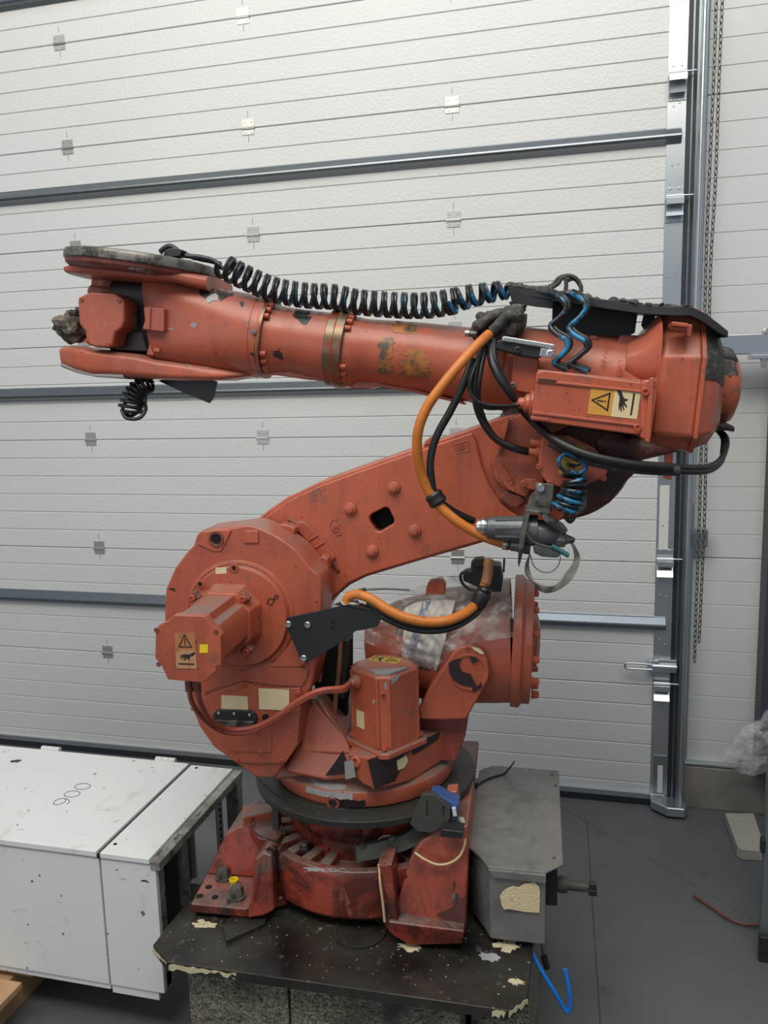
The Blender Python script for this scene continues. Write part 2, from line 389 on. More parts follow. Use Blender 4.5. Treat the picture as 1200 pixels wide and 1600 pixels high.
#@@STRUCTURE
# ------------------------------------------------------------------ floor and walls
def struct(o): o['kind'] = 'structure'; return o
jA, jB = onZ(880, 1262, 0), onZ(1200, 1450, 0)
jd = (jB-jA).normalized(); jn = V((-jd.y, jd.x, 0)); g = .0012
fl = struct(empty('floor', (0, 0, 0)))
def slab(pts):
    bm = bmesh.new(); extrude_poly(bm, [V((q[0], q[1], 0)) for q in pts], (0, 0, -.03)); return finish('floor_slab', bm, 'polished_floor', fl, .002)
a0, a1 = jA-jd*6, jA+jd*6
k0, k1 = onZ(925, 1400, 0), onZ(938, 1600, 0); kd = (k1-k0).normalized(); kn = V((-kd.y, kd.x, 0))
def cross(p, d, q, e):
    det = d.x*(-e.y)+e.x*d.y; r = q-p; t = (r.x*(-e.y)+e.x*r.y)/det; return p+d*t
xx = cross(jA, jd, k0, kd)
slab([a0+jn*g, a1+jn*g, a1+jn*9, a0+jn*9])
kend = k0+kd*6
slab([a0-jn*g, xx-jn*g+kn*g, kend+kn*g, kend-jn*3+kn*6, a0-jn*9] if kn.dot(a0-xx) > 0 else [a0-jn*g, xx-jn*g-kn*g, kend-kn*g, kend-kn*6-jn*3, a0-jn*9])
s = -1 if kn.dot(a0-xx) > 0 else 1
slab([xx-jn*g+kn*g*s, a1-jn*g, a1-jn*9, kend+kn*g*s])
bm = bmesh.new(); box(bm, (0, 0, -.036), (16, 14, .06)); finish('floor_bed', bm, 'polished_floor', fl)

def ribbed(name, x0, x1, z0, z1, pitch, Y, mat, parent, off=None, depth=.0052, wid=.0042, thick=.04, zo=0, topgap=.0015):
    """insulated panel with pressed horizontal grooves, front face at Y"""
    prof = [(z0+topgap, Y+thick), (z0+topgap, Y+.003), (z0+topgap+.003, Y)]
    z = z0+pitch+zo
    while z < z1-pitch*.3:
        prof += [(z-wid, Y), (z-wid*.1, Y+depth), (z+wid*.1, Y+depth), (z+wid, Y)]; z += pitch
    prof += [(z1-topgap-.003, Y), (z1-topgap, Y+.003), (z1-topgap, Y+thick)]
    bm = bmesh.new(); rings(bm, [[V((x, y, z)) for z, y in prof] for x in (x0, x1)]); return finish(name, bm, mat, parent, smooth=False)

door = struct(empty('door_1', (0, DY, 0)))
DX0, DX1 = -4.6, .38
zs = [.005, .605, 1.205, 1.805, 2.305, 2.805, 3.305, 3.805, 4.305, 4.9]
def dl(o): o.location = (0, -DY, 0); return o
for a, b in zip(zs[:-1], zs[1:]):
    n = 6 if b-a > .55 else 5
    dl(ribbed('door_panel', DX0, DX1, a, b, (b-a)/n, DY, 'door_panel_coat', door))
def omega(z, x1):
    bm = bmesh.new(); h = .036; d = .035
    pr = [(z-h-.012, 0), (z-h-.012, .002), (z-h+.004, .004), (z-h+.010, d), (z+h-.012, d), (z+h-.004, .02), (z+h, .004), (z+h+.008, .002), (z+h+.008, 0)]
    pr = [(z-h, .0), (z-h, .004), (z-h+.012, d-.012), (z-h+.018, d), (z-.008, d+.006), (z+.000, d+.004), (z+h-.010, .014), (z+h-.006, .006), (z+h, .004), (z+h, 0)]
    rings(bm, [[V((x, DY-dd, zz)) for zz, dd in pr] for x in (DX0, x1)])
    return dl(finish('stiffener_rail', bm, 'anodised_rail', door, .002, smooth=False))
for (z, x1) in ((.918, .352), (2.055, .352), (3.085, .362), (4.03, .362)): omega(z, x1)
# hinges
HB = {}
def hinge(x, z):
    if 'h' not in HB:
        bm = bmesh.new()
        box(bm, (0, -.002, .022), (.062, .003, .036)); box(bm, (0, -.002, -.017), (.062, .003, .026))
        lathe(bm, (-.034, -.008, .001), (1, 0, 0), [(0, .0045), (.068, .0045)], 10)
        box(bm, (0, -.006, -.002), (.066, .009, .005))
        for sx in (-.019, .019):
            for sz in (.028, -.019): lathe(bm, (sx, -.003, sz), (0, -1, 0), [(0, .005), (.003, .004)], 8)
        o = finish('hinge', bm, 'hinge_steel'); HB['h'] = o.data; COL.objects.unlink(o)
        bm = bmesh.new(); box(bm, (0, -.0008, .066), (.0012, .0012, .03)); box(bm, (0, -.0008, -.05), (.0012, .0012, .03)); 
        o2 = finish('centre_mark', bm, 'label_ink', smooth=False); HB['m'] = o2.data; COL.objects.unlink(o2)
    o = bpy.data.objects.new('hinge', HB['h']); COL.objects.link(o); o.parent = door; o.location = (x, 0, z)
    o2 = bpy.data.objects.new('centre_mark', HB['m']); COL.objects.link(o2); o2.parent = door; o2.location = (x, 0, z)
for z in zs[1:-1]:
    for x in (-2.63, -1.63, -.63): hinge(x, z)
# end cap strip of the door, roller hinges, track
bm = bmesh.new(); box(bm, (.340, DY-.003, 2.45), (.078, .006, 4.88)); dl(finish('end_cap_strip', bm, 'galvanised_steel', door, .001))
bm = bmesh.new()
for z in (.55, .83, 1.05, 1.4, 1.66, 2.1, 2.5, 2.98, 3.2, 3.62, 3.95):
    for sx in (.328, .352): lathe(bm, (sx, DY-.006, z+random.uniform(-.02, .02)), (0, -1, 0), [(0, .005), (.003, .004)], 8)
dl(finish('rivet', bm, 'hinge_steel', door)); 
RH = None
for z in zs[1:-1]:
    bm = bmesh.new()
    box(bm, (.34, -.009, .045), (.074, .004, .045)); box(bm, (.34, -.009, -.062), (.074, .004, .035))
    box(bm, (.34, -.028, .016), (.074, .045, .004)); box(bm, (.34, -.050, .004), (.074, .004, .026))
    R = Matrix.Rotation(math.radians(-32), 3, 'X'); box(bm, (.34, -.030, -.030), (.072, .004, .066), R)
    lathe(bm, (.303, -.034, .026), (1, 0, 0), [(0, .008), (.074, .008)], 14)
    lathe(bm, (.37, -.034, .026), (1, 0, 0), [(0, .0038), (.075, .0038)], 10)
    for sx in (.322, .358):
        for sz in (.060, -.070): lathe(bm, (sx, -.011, sz), (0, -1, 0), [(0, .0055), (.004, .004)], 8)
    o = finish('roller_hinge', bm, 'galvanised_steel', door, .0008); o.location = (0, 0, z)
bm = bmesh.new(); box(bm, (.392, DY+.01, 2.45), (.026, .03, 4.9)); dl(finish('rubber_seal', bm, 'dark_rubber_seal', door))
bm = bmesh.new()
extrude_poly(bm, [V((x, DY-y, .03)) for x, y in ((.398, .002), (.408, .002), (.420, .04), (.432, .04), (.432, .045), (.416, .045), (.404, .008), (.398, .008))], (0, 0, 4.87))
dl(finish('guide_angle', bm, 'anodised_rail', door, .001, smooth=False))
bm = bmesh.new()
pr = [(.437+.0125*math.cos(t), .045+.022*math.sin(t)) for t in [math.pi*(1.1-1.45*i/12) for i in range(13)]]
pr2 = [(x+(.437-x)*.12, y+(.045-y)*.12) for x, y in pr][::-1]
extrude_poly(bm, [V((x, DY-y, .03)) for x, y in pr+pr2], (0, 0, 4.87)); dl(finish('roller_track', bm, 'galvanised_steel', door))
bm = bmesh.new(); box(bm, (.452, DY-.012, 2.45), (.006, .03, 4.88)); dl(finish('track_flange', bm, 'galvanised_dark', door, .002))
# bottom bracket and seal
bm = bmesh.new(); box(bm, (-2.1, DY-.001, .013), (4.94, .03, .03)); dl(finish('bottom_seal', bm, 'dark_rubber_seal', door))
bm = bmesh.new(); box(bm, (-2.1, DY-.006, .045), (4.94, .012, .028)); dl(finish('bottom_rail', bm, 'galvanised_steel', door, .001))
bm = bmesh.new(); extrude_poly(bm, [V((x, DY-y, .012)) for x, y in ((.30, .01), (.30, .07), (.37, .13), (.45, .13), (.462, .10), (.45, .01))], (0, 0, .045)); dl(finish('bottom_bracket', bm, 'galvanised_steel', door, .006))
bm = bmesh.new(); box(bm, (.345, DY-.009, .16), (.060, .005, .2)); box(bm, (.345, DY-.013, .14), (.024, .003, .14), mi=1); dl(finish('cable_bracket', bm, ['galvanised_dark', 'paper'], door, .001))
bm = bmesh.new(); box(bm, (.332, DY-.0075, 1.40), (.042, .002, .34)); o = dl(finish('sticker_strip', bm, 'paper', door, smooth=False)); o['label'] = 'white printed sticker strip on the door edge'
# side lock
lk_ = empty('side_lock', (.335, -.008, .715), 0, door)
bm = bmesh.new(); box(bm, (.02, -.01, 0), (.10, .022, .062)); box(bm, (-.035, -.018, 0), (.05, .03, .055))
sweep(bm, catmull([(-.04, -.045, .012), (-.10, -.045, .014), (-.155, -.045, .012), (-.165, -.045, 0), (-.155, -.045, -.012), (-.10, -.045, -.014), (-.04, -.045, -.012)], 5), .0055, 10)
lathe(bm, (-.05, -.03, 0), (1, 0, 0), [(0, .012), (.12, .012)], 12); finish('lock_bolt', bm, 'galvanised_steel', lk_, .002)

# wall right of the door
wr = struct(empty('wall_right', (.5, DY, 0)))
WZ = [.205, .97, 1.68, 2.38, 3.32, 4.35, 5.0]
WZ = [.215, 1.225, 2.22, 3.25, 4.25, 5.0]
for a, b in zip(WZ[:-1], WZ[1:]):
    o = ribbed('wall_panel', .47, 2.6, a, b, (b-a)/9, DY+.045, 'panel_coat', wr, depth=.0035, wid=.003); o.location = (-.5, -DY, 0)
bm = bmesh.new(); box(bm, (1.55, DY+.10, .105), (2.2, .2, .21)); o = finish('concrete_plinth', bm, 'concrete', wr, .004); o.location = (-.5, -DY, 0)
bm = bmesh.new(); box(bm, (1.55, DY+.03, .222), (2.2, .05, .012)); o = finish('base_flashing', bm, 'galvanised_steel', wr, .001); o.location = (-.5, -DY, 0)
bm = bmesh.new(); box(bm, (.83, DY-.06, 1.28), (.16, .16, 1.35)); 
cx_ = onY(1186, 950, DY-.1).x
bm.free(); bm = bmesh.new(); box(bm, (cx_+.112, DY-.03, 1.25), (.17, .14, 2.03))
struct(finish('trim_1', bm, 'dark_column_paint', None, .004))['label'] = 'dark painted steel column at the right edge'
# galvanised spring-shaft beam
bb = empty('steel_beam', (.75, DY-.14, 2.2))
pA, pB = onY(1096, 525, DY-.14), onY(1215, 519, DY-.14); pC = onY(1096, 556, DY-.14)
hh = pA.z-pC.z
bm = bmesh.new(); box(bm, ((pA.x+1.3)/2-.75, 0, (pA.z+pC.z)/2-2.2), (1.3-pA.x, .06, hh)); finish('beam_tube', bm, 'galvanised_steel', bb, .004)
q = onY(1192, 568, DY-.14)
bm = bmesh.new(); box(bm, (q.x-.75, 0, pC.z-2.2-.012), (.11, .08, .018)); finish('clamp_plate', bm, 'galvanised_steel', bb, .002)
bolt(bb, (q.x-.75, -.02, pC.z-2.2-.02), (0, 0, -1), .012, .03, 'hinge_steel', 'hex_bolt'); bolt(bb, (q.x-.75, -.02, pA.z-2.2), (0, 0, 1), .011, .016, 'hinge_steel', 'hex_bolt')
label(bb, 'galvanised steel square tube fixed across the panel wall right of the door track', 'beam')
# lower bracket behind chain
q0 = onY(1091, 840, DY)
bm = bmesh.new(); box(bm, (q0.x-.5, -.015, q0.z), (.075, .03, .08)); extrude_poly(bm, [V((q0.x-.54, -.03, q0.z+.03)), V((q0.x-.47, -.03, q0.z+.03)), V((q0.x-.54, -.03, q0.z-.06))], (0, -.004, 0)); finish('wall_bracket', bm, 'galvanised_dark', wr, .001)

# ------------------------------------------------------------------ chains
def chain(name, pxl, lab, pitch=.024):
    root = empty(name, tuple(onY(*pxl[-1], DY-.17)))
    path = catmull([onY(a, b, DY-.17) for a, b in pxl], 12)
    ln = [0]
    for i in range(1, len(path)): ln.append(ln[-1]+(path[i]-path[i-1]).length)
    bm = bmesh.new(); r = .0022; loop = []
    for k in range(20):
        t = 2*math.pi*k/20; loop.append(V((.0065*math.cos(t), 0, .0155*math.sin(t))))
    loop.append(loop[0]); loop.append(loop[1]); sweep(bm, loop, r, 6, cap=False); o = finish('chain_link', bm, 'worn_metal'); me = o.data; COL.objects.unlink(o); bpy.data.objects.remove(o)
    s_, i, k = 0, 0, 0
    while s_ < ln[-1]:
        while ln[i+1] < s_ and i < len(ln)-2: i += 1
        t = (s_-ln[i])/(ln[i+1]-ln[i]); q = path[i].lerp(path[i+1], t); d = (path[i+1]-path[i]).normalized()
        o = bpy.data.objects.new('chain_link', me); COL.objects.link(o); o.parent = root
        quat = V((0, 0, 1)).rotation_difference(-d if d.z < 0 else d); base = Matrix.Rotation(math.radians((90*(k % 2))+35), 4, 'Z')
        o.matrix_local = Matrix.Translation(q-root.location) @ quat.to_matrix().to_4x4() @ base
        s_ += pitch; k += 1
    label(root, lab, 'chain', 'hand chains beside the door track'); return root
chain('hoist_chain', [(1120, -30), (1116, 100), (1109, 260), (1104, 380), (1101, 500), (1097, 660), (1093, 800), (1088, 940), (1085, 1036)], 'left strand of steel hand chain hanging by the door track, reaching lower')
chain('hoist_chain', [(1130, -30), (1124, 110), (1118, 280), (1111, 400), (1108, 500), (1104, 660), (1101, 800), (1096, 920), (1092, 1006)], 'right strand of steel hand chain hanging by the door track, ending higher')

#@@SMALL
# ------------------------------------------------------------------ cabinet on a pallet
CX1, CY0, CY1, CZ0, CZ1 = -1.285, 2.07, 2.69, .155, .64
XS = -1.475; CXL = -3.1
cab = empty('white_cabinet', ((CX1+CXL)/2, (CY0+CY1)/2, CZ0))
co = V(cab.location)
def cb(name, mn, mx, mat, bev=.003, par=cab):
    bm = bmesh.new(); c = (V(mn)+V(mx))/2-co; box(bm, c, [abs(b-a) for a, b in zip(mn, mx)]); return finish(name, bm, mat, par, bev)
dr = cb('door_leaf', (CXL, CY0-.002, CZ1-.022), (XS-.006, CY1-.005, CZ1), 'white_cabinet_coat', .004)
cb('top_panel', (XS+.006, CY0-.002, CZ1-.022), (CX1-.012, CY1-.01, CZ1-.003), 'white_cabinet_coat', .003)
cb('front_panel', (CXL, CY0+.004, CZ0+.02), (XS-.003, CY0+.022, CZ1-.027), 'white_cabinet_coat', .003)
cb('front_panel', (XS+.003, CY0+.004, CZ0+.02), (CX1+.004, CY0+.022, CZ1-.027), 'white_cabinet_coat', .003)
cb('plinth_panel', (CXL, CY0+.010, CZ0-.002), (XS-.003, CY0+.024, CZ0+.017), 'white_cabinet_coat', .002)
cb('plinth_panel', (XS+.003, CY0+.010, CZ0-.012), (CX1-.02, CY0+.024, CZ0+.017), 'white_cabinet_coat', .002)
cb('seal_strip', (XS-.005, CY0+.0, CZ1-.024), (XS+.005, CY1-.01, CZ1-.010), 'black_rubber', 0)
cb('divider_wall', (XS-.02, CY0+.03, CZ0+.02), (XS-.008, CY1-.03, CZ1-.03), 'black_coated_metal')
cb('rear_panel', (CXL, CY1-.012, CZ0+.01), (XS, CY1, CZ1-.026), 'white_cabinet_coat')
cb('bottom_panel', (CXL, CY0+.02, CZ0), (XS, CY1, CZ0+.012), 'white_cabinet_coat')
# open end frame of dirty metal
for (mn, mx) in (((CX1-.012, CY0+.0, CZ1-.04), (CX1+.022, CY1, CZ1-.012)), ((CX1-.03, CY0+.022, CZ0+.01), (CX1+.0, CY0+.06, CZ1-.04)),
                 ((CX1-.03, CY1-.045, CZ0+.01), (CX1+.018, CY1, CZ1-.04)), ((CX1-.02, CY0+.03, CZ0+.02), (CX1+.0, CY1, CZ0+.07))):
    cb('frame_bar', mn, mx, 'grubby_cabinet_coat', .002)
cb('frame_bar', (CX1-.035, CY0+.06, CZ1-.07), (CX1-.004, CY1-.04, CZ1-.036), 'black_coated_metal', .002)
rail = cb('rack_rail', (CX1-.05, CY1-.10, CZ0+.07), (CX1-.042, CY1-.055, CZ1-.04), 'white_plastic', .001)
bm = bmesh.new()
for i in range(14): box(bm, V((CX1-.0415, CY1-.078, CZ0+.09+i*.026))-co, (.002, .012, .014))
finish('rack_slot', bm, 'black_void', rail, smooth=False)
cb('inner_bracket', (CX1-.10, CY0+.12, CZ0+.18), (CX1-.03, CY0+.20, CZ1-.10), 'black_coated_metal', .004)
cb('inner_bracket', (CX1-.07, CY0+.25, CZ0+.07), (CX1-.04, CY0+.29, CZ1-.09), 'grubby_cabinet_coat', .004)
cb('inner_bracket', (CX1-.12, CY0+.09, CZ0+.12), (CX1-.02, CY0+.38, CZ0+.15), 'black_coated_metal', .004)
# hinges on the back edge
for px in (77, 259):
    q = onZ(px, 1172 if px < 100 else 1187, CZ1); bm = bmesh.new()
    c = V((q.x, CY1+.004, CZ1-.002))-co
    for dx in (-.028, 0, .028): lathe(bm, c+V((dx-.013, 0, .0)), (1, 0, 0), [(0, .012), (.026, .012)], 14)
    box(bm, c+V((0, -.006, .0)), (.07, .018, .014)); finish('hinge', bm, 'white_plastic', cab, .001)
bm = bmesh.new()
for q in ((307, 1200), (180, 1319)):
    z = onZ(*q, CZ1-.003); lathe(bm, z-co, (0, 0, 1), [(0, .006), (.0012, .006)], 14)
finish('screw_hole', bm, 'black_void', cab)
# dried mark on the lid
q = onZ(24, 1190, CZ1); bm = bmesh.new(); extrude_poly(bm, [q-co+V((a*.02, b*.012, 0)) for a, b in ((-1, -.3), (-.4, .2), (.2, 1), (1, .8), (.6, 0), (.9, -.5), (0, -.4), (-.5, -1))], (0, 0, .004)); finish('dried_splash', bm, 'crusted_grease', dr)
bm = bmesh.new(); q = onZ(226, 1377, .6); q = onY(226, 1377, CY0+.004)-co
extrude_poly(bm, [q+V((a*.014, -.0005, b*.005)) for a, b in ((-1, 0), (-.5, .8), (.3, 1), (1, .2), (.9, -.6), (.3, 0), (-.5, -.1))], (0, -.0008, 0)); finish('paint_chip', bm, 'label_ink', cab, smooth=False)
# handwritten 900
a_, b_ = onZ(96, 1253, CZ1), onZ(129, 1229, CZ1)
uu = (b_-a_).normalized(); vv = V((-uu.y, uu.x, 0)); step = (b_-a_).length/2
bm = bmesh.new()
def stroke(pts): sweep(bm, catmull(pts, 6), .0011, 5)
for i in range(3):
    c = a_+uu*step*i-co+V((0, 0, .0005)); rr = step*.43
    if i == 0:
        stroke([c+uu*(rr*.9*math.cos(t))+vv*(rr*.75*math.sin(t)+rr*.3) for t in [2*math.pi*k/10 for k in range(11)]])
        stroke([c+uu*rr*.9+vv*rr*.3, c+uu*rr*.8-vv*rr*.5, c+uu*rr*.3-vv*rr*1.1, c-uu*rr*.3-vv*rr*1.2])
    else: stroke([c+uu*(rr*.9*math.cos(t))+vv*(rr*1.15*math.sin(t)) for t in [2*math.pi*k/12 for k in range(13)]])
finish('handwritten_number', bm, 'ink_pen', dr)
label(cab, 'white metal cabinet with 900 handwritten on its lid, lying on a pallet', 'cabinet')
pal = empty('wooden_pallet', (-2.2, 2.4, 0))
pe0, pe1 = onZ(36, 1533, .15), onZ(-25, 1597, .15); pdv = (pe0-pe1)/(pe0.y-pe1.y)
def pex(y): return pe0.x+pdv.x*(y-pe0.y)
for y0_, y1_ in ((1.90, 2.05), (2.10, 2.26), (2.32, 2.46), (2.52, 2.66)):
    bm = bmesh.new(); extrude_poly(bm, [V((x+2.2, y-2.4, .150)) for x, y in ((-3.2, y0_), (pex(y0_), y0_), (pex(y1_), y1_), (-3.2, y1_))], (0, 0, -.022)); finish('deck_board', bm, 'pallet_wood', pal, .002)
for xo in (-.07, -.5, -.95):
    bm = bmesh.new(); extrude_poly(bm, [V((x+2.2, y-2.4, 0)) for x, y in ((pex(1.92)+xo-.1, 1.92), (pex(1.92)+xo, 1.92), (pex(2.64)+xo, 2.64), (pex(2.64)+xo-.1, 2.64))], (0, 0, .127)); finish('pallet_block', bm, 'pallet_wood', pal, .003)
cb('support_foot', (-1.62, 2.3, .0), (-1.55, 2.5, CZ0), 'black_coated_metal')
label(pal, 'light wooden pallet carrying the white cabinet at the lower left corner', 'pallet')

# ------------------------------------------------------------------ pedestal slab
ped = empty('machine_pedestal', (-.67, 2.4, 0)); po = V(ped.location)
sp = [(-1.2, 1.90), (-1.125, 1.845), (-.185, 1.865), (-.14, 1.925), (-.14, 2.86), (-.2, 2.93), (-1.14, 2.91), (-1.2, 2.85)]
bm = bmesh.new(); extrude_poly(bm, [V((x, y, .455))-po for x, y in sp], (0, 0, .03)); finish('steel_top_plate', bm, 'oily_slab_steel', ped, .003)
# chipped cream paint along the plate edge
def flake_strip(a, b, z0, z1, n, nrm):
    bm = bmesh.new(); a, b = V((*a, 0)), V((*b, 0)); top = []; bot = []
    for i in range(n+1):
        t = i/n; p_ = a.lerp(b, t)-po
        top.append(p_+V((0, 0, z1-random.uniform(0, .008)))); bot.append(p_+V((0, 0, z0+random.uniform(0, .009)*(1+2*t))))
    extrude_poly(bm, top+bot[::-1], nrm); finish('paint_remnant', bm, 'cream_paint_flake', ped, smooth=False)
flake_strip((-1.12, 1.8445), (-.92, 1.8495), .458, .482, 16, (0, -.0012, 0))
flake_strip((-1.2003, 1.899), (-1.1262, 1.8445), .458, .483, 8, (-.001, -.001, 0))
flake_strip((-.225, 1.8635), (-.19, 1.8645), .458, .483, 6, (0, -.0012, 0))
flake_strip((-.183, 1.867), (-.1405, 1.9225), .458, .484, 8, (.001, -.001, 0))
bx0, bx1 = -1.10, -.135
bm = bmesh.new(); box(bm, V(((bx0-.79)/2, 2.36, .2275))-po, (-.79-bx0-.006, .92, .455)); finish('block', bm, 'rough_flocked_block', ped, .006)
bm = bmesh.new(); box(bm, V(((bx1-.175-.79)/2, 2.36, .2275))-po, (bx1-.175+.79-.006, .925, .455)); finish('block', bm, 'rough_flocked_block', ped, .006)
bm = bmesh.new(); box(bm, V((bx1-.085, 2.42, .2275))-po, (.16, .86, .455)); finish('block', bm, 'rough_flocked_block', ped, .006)
# steel wedge plate under left foot, round plate under the front
def tw(p_): return RO+ex*p_.x+ey*p_.y+V((0, 0, p_.z))
bm = bmesh.new(); extrude_poly(bm, [tw(G(*q, -.002))-po for q in ((348, 1446), (353, 1470), (414, 1442), (420, 1424), (372, 1418))], (0, 0, -.016)); finish('shim_plate', bm, 'oily_slab_steel', ped, .002)
c = G(560, 1462, -.014); bm = bmesh.new(); lathe(bm, tw(V((c.x, c.y+.02, -.015)))-po, (0, 0, 1), [(0, .078), (.006, .078), (.006, .068), (.002, .066)], 40); finish('round_recess_plate', bm, 'oily_slab_steel', ped)
# pools of light silver grime and chips
bm = bmesh.new()
for i in range(150):
    a, b = random.uniform(260, 830), random.uniform(1425, 1590)
    q = G(a, b, -.0145); wq = tw(q)
    if not (-1.17 < wq.x < -.17 and 1.9 < wq.y < 2.3): continue
    s_ = random.uniform(.0010, .0032)*(1.5 if a > 600 else 1)
    ang = random.uniform(0, 6.3); vs = [wq-po+V((s_*math.cos(ang+k*2.1)*random.uniform(.5, 1.6), s_*math.sin(ang+k*2.1), .0005+random.uniform(0, .001))) for k in range(3)]
    extrude_poly(bm, vs, (0, 0, .0008))
o = finish('metal_chips', bm, 'silver_chips', ped, smooth=False); o['kind'] = 'stuff'; o['label'] = 'scattered silver metal chips on the plate'
for (cxp, cyp, sc, mt) in ((320, 1445, .035, 'cream_paint_flake'), (640, 1480, .03, 'cream_paint_flake'), (806, 1535, .02, 'cream_paint_flake'), (795, 1478, .04, 'cream_paint_flake'), (762, 1495, .03, 'silver_chips')):
    c = tw(G(cxp, cyp, -.0145))-po; bm = bmesh.new(); pts = []
    for k in range(22):
        t = 2*math.pi*k/22; rr = sc*random.uniform(.45, 1.1); pts.append(c+V((rr*math.cos(t)*1.2, rr*.7*math.sin(t), .0)))
    extrude_poly(bm, pts, (0, 0, .0012)); finish('paint_remnant', bm, mt, ped, smooth=False)
label(ped, 'low pedestal of rough grey blocks under a black oily steel plate carrying the robot', 'pedestal')

# ------------------------------------------------------------------ small things at the right
cb_ = onZ(1160, 1298, .04)
pts = [onZ(*q, .05) for q in ((1133, 1270), (1178, 1270), (1195, 1322), (1200, 1330), (1160, 1327), (1152, 1322))]
bm = bmesh.new(); c0 = V((cb_.x, cb_.y, 0)); extrude_poly(bm, [V((q.x, q.y, 0))-c0 for q in pts], (0, 0, .05)); o = finish('concrete_block', bm, 'light_concrete', None, .004); o.location = c0
label(o, 'pale loose concrete slab on the floor against the low concrete plinth', 'concrete block')
o = tube('floor_cable', [onZ(*q, .012)-V((.5, 2.9, .012)) for q in ((1084, 1399), (1110, 1416), (1140, 1436), (1165, 1444), (1190, 1445), (1215, 1447))], .006, 'floor_cable_rubber', None)
o.location = (.5, 2.9, .012); label(o, 'dull red cable lying on the grey floor at the right edge', 'cable')
# grey machine cabinet cut by the right edge
e0 = onZ(1196, 1330, .2)
gx = onZ(1196, 1560, .05)
mc = empty('grey_machine_panel', (.80, 2.9, 0)); 
ed = onY(1190, 1330, 2.9).x
bm = bmesh.new(); box(bm, (ed+.25-.80, .0, .4), (.49, .03, .80)); finish('side_sheet', bm, 'galvanised_dark', mc, .003)
zq = onY(1193, 1322, 2.88).z
bm = bmesh.new(); box(bm, (ed-.80+.0, -.012, zq), (.014, .03, .05)); finish('latch', bm, 'black_coated_metal', mc, .002)
zq2 = onY(1197, 1480, 2.88).z
bm = bmesh.new(); box(bm, (ed-.80+.02, -.025, zq2), (.04, .03, .10)); finish('caster_bracket', bm, 'black_coated_metal', mc, .004)
label(mc, 'grey metal side sheet with black latch cut off by the right edge of the photo', 'panel')
# crumpled plastic bag resting on dark crate near the column
zt = .33
bm = bmesh.new(); box(bm, (.84+.30-.80, 3.42-2.9, zt/2-.004), (.60, .90, zt-.008)); finish('machine_body', bm, 'galvanised_dark', mc, .004)
bm = bmesh.new(); bmesh.ops.create_icosphere(bm, subdivisions=5, radius=1)
bc = onY(1182, 1125, 3.72)
from mathutils import noise as mn
for v_ in bm.verts:
    q = v_.co.copy(); n1 = mn.noise(q*1.7+V((3, 1, 2)))*.45 + mn.noise(q*4.5)*.22 + abs(mn.noise(q*9))*.10
    r_ = 1+n1; q = q*r_
    v_.co = V((q.x*.16, q.y*.09, q.z*.16+q.x*.05 if q.z > -.75 else -.10))
# torn corner pulled out to the left
for v_ in bm.verts:
    if v_.co.x < -.10: v_.co.x -= (-.10-v_.co.x)*.8; v_.co.z -= .01; 
o = finish('plastic_bag', bm, 'bag_film', None, ang=60); o.location = (bc.x+.14, 3.76, zt+.125)
label(o, 'crumpled clear plastic bag at the right edge in front of the dark column', 'plastic bag')

#@@ROBOT
rb = empty('industrial_robot', tuple(RO), RTH)
label(rb, 'worn orange-red six-axis industrial robot with long horizontal forearm, standing on the black steel plate', 'robot')
def part(name, bm, mats, bev=0, parent=rb, **k): return finish(name, bm, mats, parent, bev, **k)
def loft(name, st, yc, mat, parent=rb, bev=0, n=40, cap=True, **k):
    bm = bmesh.new(); rs = []
    for s_ in st:
        (tp, bt, w) = s_[:3]; e = s_[3] if len(s_) > 3 else 2; yo = s_[4] if len(s_) > 4 else 0
        a, b = L(*tp, yc), L(*bt, yc); c = (a+b)/2+V((0, yo, 0)); U = (a-b)/2; w = w if w > 0 else U.length*-w
        rg = []
        for i in range(n):
            t = 2*math.pi*(i+.5)/n; ct, st_ = math.cos(t), math.sin(t)
            rg.append(c+U*(abs(st_)**(2/e)*(1 if st_ > 0 else -1))+V((0, w, 0))*(abs(ct)**(2/e)*(1 if ct > 0 else -1)))
        rs.append(rg)
    rings(bm, rs, cap=cap); return finish(name, bm, mat, parent, bev, **k)
def rod(name, a, b, r, mat, parent=rb, n=20, bev=0, prof=None):
    a, b = V(a), V(b); bm = bmesh.new(); ln = (b-a).length
    lathe(bm, a, b-a, prof or [(0, r), (ln, r)], n); return finish(name, bm, mat, parent, bev)
def px_box(name, p, size, mat, parent=rb, rot=None, bev=.002):
    bm = bmesh.new(); box(bm, p, size, rot); return finish(name, bm, mat, parent, bev)

